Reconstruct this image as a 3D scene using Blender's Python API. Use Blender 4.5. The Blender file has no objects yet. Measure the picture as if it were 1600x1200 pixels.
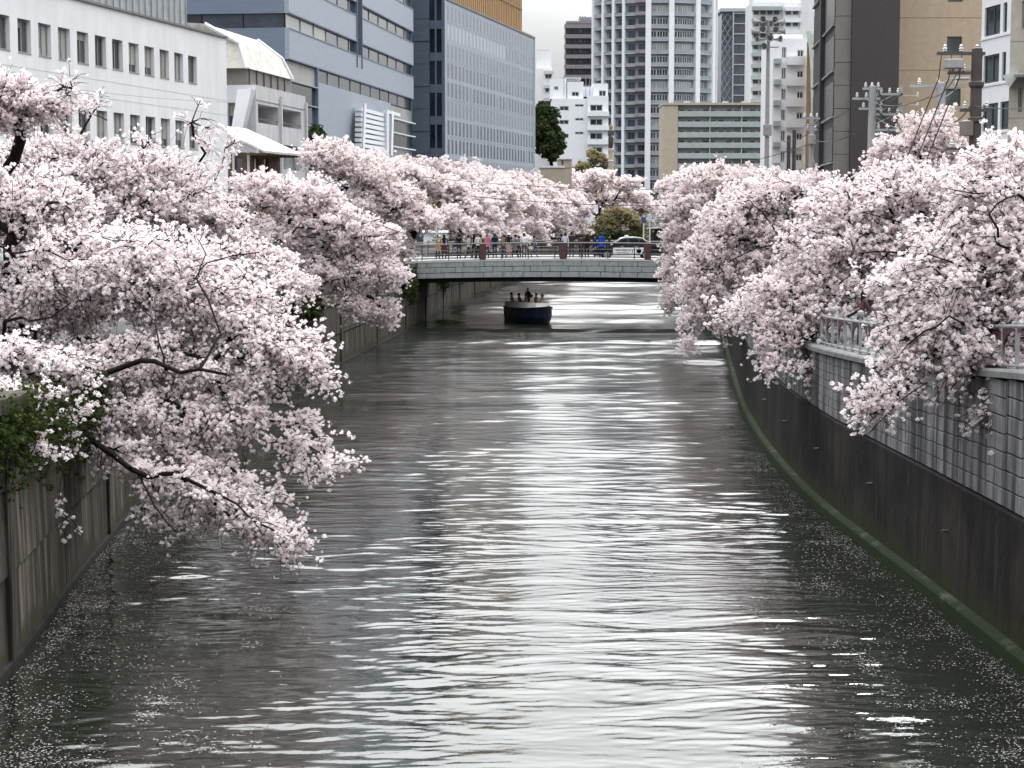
import bpy, math, random
import numpy as np
from mathutils import Vector, Matrix, Euler
R = random.Random(11)
NR = np.random.default_rng(5)
sc = bpy.context.scene
COL = sc.collection

# ------------------------------------------------------------------ camera, sky, sun, exposure
F = 2875.0            # focal length in photo pixels (photo is 1600 wide)
CAM_H = 7.9           # eye above the water (m)
PITCH = math.atan((600 - 325) / F)
cam_d = bpy.data.cameras.new('camera')
cam = bpy.data.objects.new('camera', cam_d)
COL.objects.link(cam)
cam.location = (0, 0, CAM_H)
cam.rotation_euler = (math.pi / 2 - PITCH, 0, 0)
cam_d.sensor_width = 36
cam_d.lens = 36 * F / 1600
cam_d.clip_start = 0.5
cam_d.clip_end = 6000
sc.camera = cam

SUN_EL, SUN_AZ = math.radians(35), math.radians(14)     # azimuth measured from +Y towards +X
world = bpy.data.worlds.new('World')
sc.world = world
world.use_nodes = True
wn, wl = world.node_tree.nodes, world.node_tree.links
wn.clear()
w_out = wn.new('ShaderNodeOutputWorld')
w_bg = wn.new('ShaderNodeBackground')
w_bg.inputs['Strength'].default_value = 0.1
sky = wn.new('ShaderNodeTexSky')
sky.sky_type = 'NISHITA'
sky.sun_disc = False
sky.sun_elevation = SUN_EL
sky.sun_rotation = SUN_AZ
sky.dust_density = 4.0
sky.air_density = 1.0
hs = wn.new('ShaderNodeHueSaturation')
hs.inputs['Saturation'].default_value = 0.25
hs.inputs['Value'].default_value = 1.0
wl.new(sky.outputs[0], hs.inputs['Color'])
tc = wn.new('ShaderNodeTexCoord')
sep = wn.new('ShaderNodeSeparateXYZ')
wl.new(tc.outputs['Generated'], sep.inputs[0])
mx0 = wn.new('ShaderNodeMath'); mx0.operation = 'MAXIMUM'; mx0.inputs[1].default_value = 0.0
wl.new(sep.outputs[2], mx0.inputs[0])
ma = wn.new('ShaderNodeMath'); ma.operation = 'MULTIPLY_ADD'       # overcast: (1 + 2 sin e) * k
ma.inputs[1].default_value = 22.5; ma.inputs[2].default_value = 0.35
wl.new(mx0.outputs[0], ma.inputs[0])
cn = wn.new('ShaderNodeTexNoise'); cn.inputs['Scale'].default_value = 3.0; cn.inputs['Detail'].default_value = 5
cmap = wn.new('ShaderNodeMapping'); cmap.inputs['Scale'].default_value = (1, 1, 3)
wl.new(tc.outputs['Generated'], cmap.inputs[0]); wl.new(cmap.outputs[0], cn.inputs['Vector'])
cr = wn.new('ShaderNodeMapRange'); cr.inputs['To Min'].default_value = 0.78; cr.inputs['To Max'].default_value = 1.18
cr.inputs['From Min'].default_value = 0.3; cr.inputs['From Max'].default_value = 0.7
wl.new(cn.outputs[0], cr.inputs['Value'])
# the thin cloud glows round the hidden sun
sdir = Vector((math.sin(SUN_AZ) * math.cos(SUN_EL), math.cos(SUN_AZ) * math.cos(SUN_EL), math.sin(SUN_EL)))
dt = wn.new('ShaderNodeVectorMath'); dt.operation = 'DOT_PRODUCT'; dt.inputs[1].default_value = sdir
wl.new(tc.outputs['Generated'], dt.inputs[0])
d0 = wn.new('ShaderNodeMath'); d0.operation = 'MAXIMUM'; d0.inputs[1].default_value = 0.0
wl.new(dt.outputs['Value'], d0.inputs[0])
dp = wn.new('ShaderNodeMath'); dp.operation = 'POWER'; dp.inputs[1].default_value = 6.0
wl.new(d0.outputs[0], dp.inputs[0])
da = wn.new('ShaderNodeMath'); da.operation = 'MULTIPLY_ADD'; da.inputs[1].default_value = 2.2; da.inputs[2].default_value = 1.0
wl.new(dp.outputs[0], da.inputs[0])
m0 = wn.new('ShaderNodeMath'); m0.operation = 'MULTIPLY'
wl.new(ma.outputs[0], m0.inputs[0]); wl.new(da.outputs[0], m0.inputs[1])
mm = wn.new('ShaderNodeMath'); mm.operation = 'MULTIPLY'
wl.new(m0.outputs[0], mm.inputs[0]); wl.new(cr.outputs[0], mm.inputs[1])
cc = wn.new('ShaderNodeMix'); cc.data_type = 'RGBA'; cc.blend_type = 'MULTIPLY'
cc.inputs['Factor'].default_value = 1.0
cc.inputs['A'].default_value = (0.965, 0.985, 1.0, 1)
wl.new(mm.outputs[0], cc.inputs['B'])
wmix = wn.new('ShaderNodeMix'); wmix.data_type = 'RGBA'
wmix.inputs['Factor'].default_value = 0.95
wl.new(hs.outputs[0], wmix.inputs['A']); wl.new(cc.outputs['Result'], wmix.inputs['B'])
wl.new(wmix.outputs['Result'], w_bg.inputs['Color'])
wl.new(w_bg.outputs[0], w_out.inputs[0])

sun_d = bpy.data.lights.new('sun', 'SUN')
sun_d.energy = 0.8
sun_d.angle = math.radians(14)
sun_d.color = (1.0, 0.965, 0.92)
sun = bpy.data.objects.new('sun', sun_d)
COL.objects.link(sun)
sdir = Vector((math.sin(SUN_AZ) * math.cos(SUN_EL), math.cos(SUN_AZ) * math.cos(SUN_EL), math.sin(SUN_EL)))
sun.rotation_euler = sdir.to_track_quat('Z', 'Y').to_euler()

sc.view_settings.view_transform = 'Standard'
sc.view_settings.look = 'None'
sc.view_settings.exposure = 0.9
sc.view_settings.gamma = 1.0
sc.view_settings.use_curve_mapping = False
sc.render.engine = 'CYCLES'
cy = sc.cycles
cy.max_bounces = 9
cy.diffuse_bounces = 6
cy.glossy_bounces = 4
cy.transmission_bounces = 4
cy.transparent_max_bounces = 4
cy.caustics_reflective = False
cy.caustics_refractive = False
cy.sample_clamp_indirect = 6

# ------------------------------------------------------------------ helpers
CP, SP = math.cos(PITCH), math.sin(PITCH)

def W(px, py, Y):
    """the place at distance Y down the river that was measured at photo pixel (px, py)"""
    u, v = (px - 800) / F, -(py - 600) / F
    d = Vector((u, CP + v * SP, -SP + v * CP))
    return Vector((0, 0, CAM_H)) + d * (Y / d.y)

def zat(py, Y):
    return W(800, py, Y).z

def xat(px, Y, py=325):
    return W(px, py, Y).x

def tag(o, label=None, cat=None, group=None, kind=None):
    if label: o['label'] = label
    if cat: o['category'] = cat
    if group: o['group'] = group
    if kind: o['kind'] = kind
    return o

def thing(name, label, cat, loc=(0, 0, 0), rot=0.0, group=None):
    o = bpy.data.objects.new(name, None)
    COL.objects.link(o)
    o.empty_display_size = 0.3
    o.location = loc
    o.rotation_euler = (0, 0, rot)
    return tag(o, label, cat, group)

def put(name, me, parent=None, loc=(0, 0, 0), rot=(0, 0, 0), scale=(1, 1, 1)):
    o = bpy.data.objects.new(name, me)
    COL.objects.link(o)
    o.parent = parent
    o.location = loc
    o.rotation_euler = rot
    o.scale = scale
    return o

def np_mesh(name, V, Fc, mats=(), midx=None, smooth=False, cols=None):
    """a mesh from arrays; Fc is (n, k) with one k"""
    me = bpy.data.meshes.new(name)
    V = np.asarray(V, dtype=np.float32); Fc = np.asarray(Fc, dtype=np.int32)
    n, k = Fc.shape
    me.vertices.add(len(V)); me.vertices.foreach_set('co', V.ravel())
    me.loops.add(n * k); me.loops.foreach_set('vertex_index', Fc.ravel())
    me.polygons.add(n)
    me.polygons.foreach_set('loop_start', np.arange(0, n * k, k, dtype=np.int32))
    if midx is not None:
        me.polygons.foreach_set('material_index', np.asarray(midx, dtype=np.int32))
    me.polygons.foreach_set('use_smooth', np.full(n, smooth, dtype=bool))
    if cols is not None:
        a = me.attributes.new('tint', 'FLOAT', 'POINT')
        a.data.foreach_set('value', np.asarray(cols, dtype=np.float32))
    for m in mats: me.materials.append(m)
    me.update(calc_edges=True)
    return me

class MB:
    def __init__(s): s.v = []; s.f = []; s.m = []
    def add(s, vs, fs, m=0, M=None):
        o = len(s.v)
        s.v += [tuple(M @ Vector(p)) if M is not None else tuple(p) for p in vs]
        s.f += [tuple(i + o for i in f) for f in fs]
        s.m += [m] * len(fs)
        return s
    def box(s, a, b, m=0, M=None):
        x0, y0, z0 = a; x1, y1, z1 = b
        return s.add([(x0,y0,z0),(x1,y0,z0),(x1,y1,z0),(x0,y1,z0),(x0,y0,z1),(x1,y0,z1),(x1,y1,z1),(x0,y1,z1)],
                     [(0,3,2,1),(4,5,6,7),(0,1,5,4),(1,2,6,5),(2,3,7,6),(3,0,4,7)], m, M)
    def bbox(s, a, b, c=0.01, m=0, M=None):
        """box with chamfered edges"""
        x0,y0,z0 = a; x1,y1,z1 = b
        vs = []; idx = {}
        def g(p):
            if p not in idx: idx[p] = len(vs); vs.append(p)
            return idx[p]
        X=(x0,x1);Y=(y0,y1);Z=(z0,z1)
        def pt(i,j,k,ax):
            q=[X[i],Y[j],Z[k]]; sg=[1 if t==0 else -1 for t in (i,j,k)]
            for t in range(3):
                if t!=ax: q[t]+=sg[t]*c
            return g(tuple(q))
        fs=[]
        for ax in range(3):
            for e in (0,1):
                o=[t for t in range(3) if t!=ax]
                r=[]
                for (p,q) in ((0,0),(1,0),(1,1),(0,1)):
                    ijk=[0,0,0]; ijk[ax]=e; ijk[o[0]]=p; ijk[o[1]]=q
                    r.append(pt(*ijk,ax))
                fs.append(tuple(r))
        for ax in range(3):
            o=[t for t in range(3) if t!=ax]
            for p in (0,1):
                for q in (0,1):
                    r=[]
                    for e,face in ((0,o[0]),(0,o[1]),(1,o[1]),(1,o[0])):
                        ijk=[0,0,0]; ijk[ax]=e; ijk[o[0]]=p; ijk[o[1]]=q
                        r.append(pt(*ijk,face))
                    fs.append(tuple(r))
        for i in (0,1):
            for j in (0,1):
                for k in (0,1):
                    fs.append((pt(i,j,k,0),pt(i,j,k,1),pt(i,j,k,2)))
        return s.add(vs,fs,m,M)
    def quad(s, a, b, c, d, m=0): return s.add([a,b,c,d],[(0,1,2,3)],m)
    def tube(s, pts, rad, n=6, m=0, cap=True, M=None):
        pts=[Vector(p) for p in pts]
        if not hasattr(rad,'__len__'): rad=[rad]*len(pts)
        vs=[];fs=[]
        for i,p in enumerate(pts):
            d=(pts[min(i+1,len(pts)-1)]-pts[max(i-1,0)]).normalized()
            a=d.cross(Vector((0,0,1)))
            if a.length<1e-3: a=d.cross(Vector((0,1,0)))
            a.normalize(); b=d.cross(a)
            for k in range(n):
                t=2*math.pi*k/n
                vs.append(p+(a*math.cos(t)+b*math.sin(t))*rad[i])
        for i in range(len(pts)-1):
            for k in range(n):
                k2=(k+1)%n
                fs.append((i*n+k,i*n+k2,(i+1)*n+k2,(i+1)*n+k))
        if cap:
            fs.append(tuple(range(n))); fs.append(tuple((len(pts)-1)*n+k for k in reversed(range(n))))
        return s.add(vs,fs,m,M)
    def lathe(s, prof, n=12, c=(0,0,0), m=0, M=None):
        vs=[];fs=[]
        for r,z in prof:
            for k in range(n):
                t=2*math.pi*k/n
                vs.append((c[0]+r*math.cos(t),c[1]+r*math.sin(t),c[2]+z))
        for i in range(len(prof)-1):
            for k in range(n):
                k2=(k+1)%n
                fs.append((i*n+k,i*n+k2,(i+1)*n+k2,(i+1)*n+k))
        fs.append(tuple(reversed(range(n)))); fs.append(tuple((len(prof)-1)*n+k for k in range(n)))
        return s.add(vs,fs,m,M)
    def prism(s, poly, axis, a, b, m=0, M=None):
        """poly of 2-D points swept along axis 'x','y' or 'z' from a to b"""
        def P(p,t):
            return (t,p[0],p[1]) if axis=='x' else ((p[0],t,p[1]) if axis=='y' else (p[0],p[1],t))
        n=len(poly)
        vs=[P(p,a) for p in poly]+[P(p,b) for p in poly]
        fs=[tuple(range(n)),tuple(reversed(range(n,2*n)))]+[(i,(i+1)%n,n+(i+1)%n,n+i) for i in range(n)]
        return s.add(vs,fs,m,M)
    def wall(s, s0, s1, z0, z1, rects, T, f3, m=0):
        """a wall face with recessed openings; f3(s, depth, z) gives the place"""
        xs=sorted({s0,s1,*[r[0] for r in rects],*[r[1] for r in rects]})
        zs=sorted({z0,z1,*[r[2] for r in rects],*[r[3] for r in rects]})
        xs=[x for x in xs if s0<=x<=s1]; zs=[z for z in zs if z0<=z<=z1]
        for k in range(len(zs)-1):
            i=0
            while i<len(xs)-1:
                def hole(i): 
                    cx=(xs[i]+xs[i+1])/2; cz=(zs[k]+zs[k+1])/2
                    return any(r[0]<cx<r[1] and r[2]<cz<r[3] for r in rects)
                if hole(i): i+=1; continue
                j=i
                while j<len(xs)-2 and not hole(j+1): j+=1
                s.quad(f3(xs[i],0,zs[k]),f3(xs[j+1],0,zs[k]),f3(xs[j+1],0,zs[k+1]),f3(xs[i],0,zs[k+1]),m)
                i=j+1
        for r in rects:
            a,b,c,d=r
            for (p,q) in (((a,c),(b,c)),((b,c),(b,d)),((b,d),(a,d)),((a,d),(a,c))):
                s.quad(f3(p[0],0,p[1]),f3(q[0],0,q[1]),f3(q[0],T,q[1]),f3(p[0],T,p[1]),m)
        return s
    def mesh(s, name, *mats, smooth=False):
        me=bpy.data.meshes.new(name)
        me.from_pydata(s.v,[],s.f)
        for m in mats: me.materials.append(m)
        if any(s.m): me.polygons.foreach_set('material_index',s.m)
        if smooth: me.polygons.foreach_set('use_smooth',[True]*len(me.polygons))
        me.update()
        return me
    def obj(s, name, *mats, parent=None, smooth=False, loc=(0,0,0), rot=(0,0,0)):
        return put(name, s.mesh(name,*mats,smooth=smooth), parent, loc, rot)

# ------------------------------------------------------------------ materials
def rgb(*c): return (c[0], c[1], c[2], 1.0)

def mat(name, col, rough=0.7, var=0.12, scale=1.5, stretch=(1,1,1), col2=None, bump=0.0, bscale=20, metal=0.0, spec=0.5, thr=(0.35,0.7), coat=0.0):
    """plain surface with a second tone breaking through an (optionally stretched) noise"""
    m=bpy.data.materials.new(name); m.use_nodes=True
    nt=m.node_tree; b=nt.nodes['Principled BSDF']
    b.inputs['Roughness'].default_value=rough; b.inputs['Metallic'].default_value=metal
    b.inputs['Specular IOR Level'].default_value=min(spec,0.12) if rough>=0.7 else spec
    b.inputs['Coat Weight'].default_value=coat
    if col2 is None: col2=tuple(c*(1-var*2) for c in col)
    g=nt.nodes.new('ShaderNodeNewGeometry')
    mp=nt.nodes.new('ShaderNodeMapping'); mp.inputs['Scale'].default_value=stretch
    nt.links.new(g.outputs['Position'],mp.inputs[0])
    n=nt.nodes.new('ShaderNodeTexNoise'); n.inputs['Scale'].default_value=scale; n.inputs['Detail'].default_value=6; n.inputs['Roughness'].default_value=0.62
    nt.links.new(mp.outputs[0],n.inputs['Vector'])
    r=nt.nodes.new('ShaderNodeMapRange'); r.inputs['From Min'].default_value=thr[0]; r.inputs['From Max'].default_value=thr[1]
    nt.links.new(n.outputs[0],r.inputs['Value'])
    x=nt.nodes.new('ShaderNodeMix'); x.data_type='RGBA'
    x.inputs['A'].default_value=rgb(*col); x.inputs['B'].default_value=rgb(*col2)
    nt.links.new(r.outputs[0],x.inputs['Factor'])
    nt.links.new(x.outputs['Result'],b.inputs['Base Color'])
    if bump:
        n2=nt.nodes.new('ShaderNodeTexNoise'); n2.inputs['Scale'].default_value=bscale; n2.inputs['Detail'].default_value=4
        nt.links.new(g.outputs['Position'],n2.inputs['Vector'])
        bp=nt.nodes.new('ShaderNodeBump'); bp.inputs['Strength'].default_value=bump; bp.inputs['Distance'].default_value=0.02
        nt.links.new(n2.outputs[0],bp.inputs['Height']); nt.links.new(bp.outputs[0],b.inputs['Normal'])
    return m

def streaks(m, dark, amount=0.6, xs=4.0, zs=0.25, thr=(0.45,0.75)):
    """vertical rain streaks laid over a material's colour"""
    nt=m.node_tree; b=nt.nodes['Principled BSDF']
    src=b.inputs['Base Color'].links[0].from_socket
    g=nt.nodes.new('ShaderNodeNewGeometry')
    mp=nt.nodes.new('ShaderNodeMapping'); mp.inputs['Scale'].default_value=(xs,xs,zs)
    nt.links.new(g.outputs['Position'],mp.inputs[0])
    n=nt.nodes.new('ShaderNodeTexNoise'); n.inputs['Scale'].default_value=1.0; n.inputs['Detail'].default_value=5; n.inputs['Roughness'].default_value=0.6
    nt.links.new(mp.outputs[0],n.inputs['Vector'])
    r=nt.nodes.new('ShaderNodeMapRange'); r.inputs['From Min'].default_value=thr[0]; r.inputs['From Max'].default_value=thr[1]; r.inputs['To Max'].default_value=amount
    nt.links.new(n.outputs[0],r.inputs['Value'])
    x=nt.nodes.new('ShaderNodeMix'); x.data_type='RGBA'; x.inputs['B'].default_value=rgb(*dark)
    nt.links.new(r.outputs[0],x.inputs['Factor']); nt.links.new(src,x.inputs['A'])
    nt.links.new(x.outputs['Result'],b.inputs['Base Color'])
    return m

def tideband(m, col, z0, z1, amount=0.8):
    """algae that grows up to a height above the water, with a ragged edge"""
    nt=m.node_tree; b=nt.nodes['Principled BSDF']
    src=b.inputs['Base Color'].links[0].from_socket
    g=nt.nodes.new('ShaderNodeNewGeometry'); s=nt.nodes.new('ShaderNodeSeparateXYZ')
    nt.links.new(g.outputs['Position'],s.inputs[0])
    n=nt.nodes.new('ShaderNodeTexNoise'); n.inputs['Scale'].default_value=1.6; n.inputs['Detail'].default_value=6
    nt.links.new(g.outputs['Position'],n.inputs['Vector'])
    ad=nt.nodes.new('ShaderNodeMath'); ad.operation='MULTIPLY_ADD'; ad.inputs[1].default_value=-1.2
    nt.links.new(n.outputs[0],ad.inputs[0]); nt.links.new(s.outputs[2],ad.inputs[2])
    ad2=nt.nodes.new('ShaderNodeMath'); ad2.operation='ADD'; ad2.inputs[1].default_value=0.6
    nt.links.new(ad.outputs[0],ad2.inputs[0])
    r=nt.nodes.new('ShaderNodeMapRange'); r.inputs['From Min'].default_value=z1; r.inputs['From Max'].default_value=z0; r.inputs['To Max'].default_value=amount
    nt.links.new(ad2.outputs[0],r.inputs['Value'])
    x=nt.nodes.new('ShaderNodeMix'); x.data_type='RGBA'; x.inputs['B'].default_value=rgb(*col)
    nt.links.new(r.outputs[0],x.inputs['Factor']); nt.links.new(src,x.inputs['A'])
    nt.links.new(x.outputs['Result'],b.inputs['Base Color'])
    return m

def blossom_mat(name, white, pink, trans=0.35):
    m=bpy.data.materials.new(name); m.use_nodes=True
    nt=m.node_tree; nt.nodes.clear()
    o=nt.nodes.new('ShaderNodeOutputMaterial')
    at=nt.nodes.new('ShaderNodeAttribute'); at.attribute_name='tint'
    x=nt.nodes.new('ShaderNodeMix'); x.data_type='RGBA'
    x.inputs['A'].default_value=rgb(*white); x.inputs['B'].default_value=rgb(*pink)
    nt.links.new(at.outputs['Fac'],x.inputs['Factor'])
    d=nt.nodes.new('ShaderNodeBsdfDiffuse'); t=nt.nodes.new('ShaderNodeBsdfTranslucent')
    mx=nt.nodes.new('ShaderNodeMixShader'); mx.inputs[0].default_value=trans
    nt.links.new(x.outputs['Result'],d.inputs[0]); nt.links.new(x.outputs['Result'],t.inputs[0])
    nt.links.new(d.outputs[0],mx.inputs[1]); nt.links.new(t.outputs[0],mx.inputs[2])
    nt.links.new(mx.outputs[0],o.inputs[0])
    return m

def glass(name, col=(0.03,0.04,0.045), rough=0.06, var=0.3, scale=0.5):
    return mat(name,col,rough,var=var,scale=scale,spec=0.8)

M={}
M['white_wall']=streaks(mat('white_painted_wall',(0.72,0.725,0.74),0.75,var=0.05,scale=0.6),(0.5,0.5,0.5),0.35,2.0,0.15)
M['white_clean']=mat('white_panel',(0.72,0.735,0.77),0.6,var=0.04)
M['concrete']=streaks(mat('concrete',(0.36,0.36,0.37),0.85,var=0.12,scale=2,bump=0.3),(0.14,0.14,0.14),0.5,3,0.2)
M['pale_concrete']=streaks(mat('pale_concrete',(0.52,0.52,0.54),0.85,var=0.08,scale=1.2),(0.3,0.3,0.31),0.5,2.5,0.2)
M['zinc']=streaks(mat('zinc_sheet',(0.40,0.42,0.44),0.5,var=0.12,scale=2,metal=0.2),(0.22,0.22,0.22),0.5,3,0.3)
M['seam']=mat('seam_metal',(0.27,0.28,0.29),0.5)
M['roof_trim']=mat('roof_trim',(0.16,0.155,0.15),0.6)
M['tarp']=streaks(mat('weathered_sheeting',(0.55,0.535,0.50),0.8,col2=(0.36,0.335,0.29),scale=1.1,thr=(0.48,0.7),bump=0.8,bscale=3),(0.42,0.39,0.33),0.5,3,0.3)
M['frame_grey']=mat('window_frame_grey',(0.30,0.29,0.28),0.5)
M['frame_dark']=mat('window_frame_dark',(0.07,0.07,0.075),0.4)
M['frame_white']=mat('window_frame_white',(0.62,0.63,0.65),0.5)
M['glass']=glass('window_glass')
M['glass_green']=glass('green_tinted_glass',(0.06,0.08,0.075),0.08)
M['glass_blue']=glass('blue_tinted_glass',(0.06,0.08,0.12),0.07)
M['glass_pale']=glass('pale_glass',(0.30,0.32,0.31),0.12,var=0.2,scale=0.15)
M['curtain']=mat('curtain',(0.42,0.42,0.40),0.8,var=0.2,stretch=(6,6,0.3))
M['dark_void']=mat('dark_interior',(0.03,0.03,0.033),0.8)
M['bluemetal']=mat('blue_grey_cladding',(0.30,0.345,0.405),0.45,var=0.09,scale=1.5,stretch=(0.5,0.5,9),metal=0.15)
M['bluemetal_dark']=mat('slate_blue_cladding',(0.145,0.185,0.25),0.4,var=0.12,scale=1.0,stretch=(0.4,0.4,6),metal=0.15)
M['bluemetal_front']=mat('shaded_cladding_and_trim',(0.16,0.20,0.27),0.4,var=0.10,scale=1.0,stretch=(0.4,0.4,6),metal=0.15)  # darker copy of the cladding: front-face shade put into colour; trim uses it too
M['silver']=mat('silver_panel',(0.30,0.335,0.39),0.45,var=0.06,scale=0.6,metal=0.1)
M['silver_lite']=mat('silver_slot',(0.42,0.45,0.49),0.4,var=0.1)
M['silver_mid']=mat('silver_slot_mid',(0.21,0.24,0.28),0.35,var=0.2,scale=3)
M['ochre']=mat('ochre_cladding',(0.38,0.23,0.10),0.6,var=0.1,scale=0.8,stretch=(3,3,0.3))
M['brown_tile']=mat('dark_brown_tile',(0.042,0.034,0.034),0.6,var=0.15,scale=6,bump=0.2)
M['black_tile']=mat('black_cladding',(0.030,0.027,0.030),0.55,var=0.2,scale=2)
M['taupe']=mat('taupe_panel',(0.17,0.155,0.14),0.6,var=0.1,scale=2)
M['cream']=streaks(mat('cream_render',(0.47,0.375,0.275),0.85,var=0.07,scale=3,bump=0.2,bscale=30),(0.36,0.28,0.20),0.35,2,0.2)
M['beige']=streaks(mat('beige_render',(0.42,0.39,0.34),0.85,var=0.1,scale=1.5),(0.28,0.26,0.22),0.5,2,0.2)
M['apt_green']=mat('pale_green_balcony',(0.37,0.41,0.41),0.7,var=0.08,scale=0.6)
M['apt_beige']=mat('apartment_end_wall',(0.44,0.39,0.31),0.85,var=0.07)
M['tower_rail']=mat('balcony_glass_rail',(0.30,0.34,0.37),0.3,var=0.15,scale=0.3)
M['tower_slab']=mat('tower_slab_edge',(0.42,0.43,0.45),0.7,var=0.1)
M['tower_mauve']=mat('mauve_balcony',(0.25,0.22,0.25),0.6,var=0.1)
M['tower_body']=mat('tower_body',(0.27,0.29,0.33),0.7,var=0.15,scale=0.4)
M['tower_dark']=mat('dark_tower_body',(0.06,0.06,0.075),0.6,var=0.2,scale=0.3)
M['side_glass']=glass('black_side_glass',(0.015,0.015,0.018),0.25)
M['navy_glass']=glass('navy_glass',(0.035,0.05,0.085),0.12,var=0.4,scale=0.3)
M['fin_green']=mat('pale_green_fin',(0.50,0.56,0.50),0.6)
M['fin_brown']=mat('ochre_fin',(0.30,0.21,0.13),0.7)
M['bark']=mat('cherry_bark',(0.020,0.015,0.014),0.95,var=0.3,scale=8,bump=0.6,bscale=15,spec=0.1)
M['twig']=mat('twig_bark',(0.050,0.036,0.034),0.9,var=0.2,scale=5,spec=0.1)
M['blossom']=blossom_mat('cherry_blossom',(0.885,0.83,0.836),(0.825,0.725,0.742),0.58)
M['blossom_pink']=blossom_mat('cherry_blossom_pink',(0.865,0.81,0.81),(0.80,0.70,0.705),0.55)
M['leaf_dark']=blossom_mat('evergreen_leaf',(0.035,0.055,0.025),(0.07,0.085,0.035),0.15)
M['leaf_ivy']=blossom_mat('ivy_leaf',(0.020,0.034,0.012),(0.065,0.080,0.028),0.22)
M['leaf_spring']=blossom_mat('spring_leaf',(0.30,0.29,0.14),(0.38,0.29,0.22),0.45)
M['bluestone']=streaks(mat('bridge_stone',(0.34,0.36,0.37),0.85,col2=(0.25,0.265,0.27),scale=4,bump=0.5,bscale=12),(0.17,0.175,0.18),0.5,5,0.4)
M['mortar']=mat('dark_mortar',(0.085,0.085,0.085),0.9)
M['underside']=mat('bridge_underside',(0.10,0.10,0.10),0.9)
M['asphalt']=mat('asphalt',(0.06,0.06,0.062),0.9,var=0.15,scale=10)
M['paving']=mat('promenade_paving',(0.16,0.16,0.165),0.85,var=0.12,scale=1.5)
M['kerb']=mat('pale_kerb',(0.5,0.5,0.49),0.8,var=0.08)
M['rail_metal']=mat('rail_metal',(0.22,0.195,0.19),0.5,var=0.1,scale=4)
M['maroon']=mat('maroon_paint',(0.085,0.035,0.038),0.6,var=0.2,scale=4)
M['rail_white']=mat('pale_rail_paint',(0.27,0.275,0.285),0.5,var=0.12,scale=4)
M['pole_grey']=mat('pole_concrete',(0.33,0.335,0.34),0.8,var=0.1,scale=3)
M['pole_dark']=mat('pole_dark_metal',(0.06,0.045,0.045),0.6,var=0.2,scale=4)
M['pole_white']=mat('pole_white_metal',(0.6,0.62,0.65),0.5)
M['porcelain']=mat('porcelain',(0.6,0.6,0.6),0.3)
M['black']=mat('black_plastic',(0.02,0.02,0.022),0.5)
M['wire']=mat('cable_sheath',(0.05,0.05,0.05),0.6)
M['wood']=mat('weathered_wood',(0.14,0.095,0.065),0.8,var=0.2,scale=3)
M['car_glass']=mat('dark_car_glass',(0.006,0.007,0.008),0.3,spec=0.08)
M['hull']=mat('navy_hull_paint',(0.010,0.014,0.032),0.35,var=0.2,scale=2,coat=0.1)
M['boat_white']=mat('boat_white_gelcoat',(0.74,0.74,0.73),0.35,var=0.04,coat=0.2)
M['car_black']=mat('black_car_paint',(0.008,0.008,0.010),0.2,var=0.1,coat=0.3,spec=.4)
M['car_white']=mat('white_car_paint',(0.68,0.69,0.70),0.3,var=0.03,coat=0.4)
M['rubber']=mat('tyre_rubber',(0.02,0.02,0.02),0.9)
M['chrome']=mat('rim_metal',(0.45,0.45,0.46),0.3,metal=0.8)
M['lamp_amber']=mat('amber_lens',(0.6,0.25,0.06),0.3)
M['lamp_red']=mat('red_lens',(0.35,0.02,0.02),0.3)
M['lamp_clear']=mat('clear_lens',(0.6,0.6,0.62),0.15)
M['sign_white']=mat('white_sign',(0.62,0.65,0.66),0.5,var=0.04)
M['sign_green']=mat('green_print',(0.10,0.22,0.19),0.5)
M['sign_grey']=mat('grey_print',(0.22,0.23,0.25),0.5)
M['sign_navy']=mat('navy_print',(0.04,0.06,0.14),0.5)
M['blue_sign']=mat('blue_sign',(0.03,0.07,0.22),0.5)
M['petal']=mat('fallen_petal',(0.36,0.33,0.33),0.8,var=0.2,scale=3)
# ------------------------------------------------------------------ the river channel
LPTS = [(-60,-7.6),(0,-8.0),(20,-8.3),(31,-8.6),(38,-9.3),(48,-10.0),(65,-10.2),(85,-9.3),(99,-8.3),(114,-7.1),(125,-6.5),(145,-5.2),(166,-3.6),(220,2),(300,16),(400,46)]
RPTS = [(-60,9.6),(0,9.5),(20,9.2),(32,9.0),(38,8.75),(47.5,8.3),(54,8.35),(62,8.65),(72,9.3),(86,10.6),(106,12.5),(125,14),(145,15.4),(166,17),(220,22),(300,36),(400,66)]
def curve_fn(P):
    a=np.array(P,float); Y=np.arange(-70,420,1.0); X=np.interp(Y,a[:,0],a[:,1])
    k=np.hanning(13); k/=k.sum()
    Xs=np.convolve(np.pad(X,6,mode='edge'),k,mode='valid')
    return lambda y: float(np.interp(y,Y,Xs))
XL, XR = curve_fn(LPTS), curve_fn(RPTS)
def zR(y): return float(np.interp(y,[-60,0,20,32,42,50,60,420],[6.3,6.2,5.6,5.05,4.4,4.15,4.1,4.1]))
def zL(y): return float(np.interp(y,[-60,0,20,32,42,55,420],[6.3,6.2,5.3,4.6,4.3,4.2,4.2]))

def bank_steps(y0=-60,y1=400,near=2.0):
    out=[y0]
    while out[-1]<y1: out.append(out[-1]+(near if out[-1]<140 else 6))
    out[-1]=y1
    return out

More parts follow.
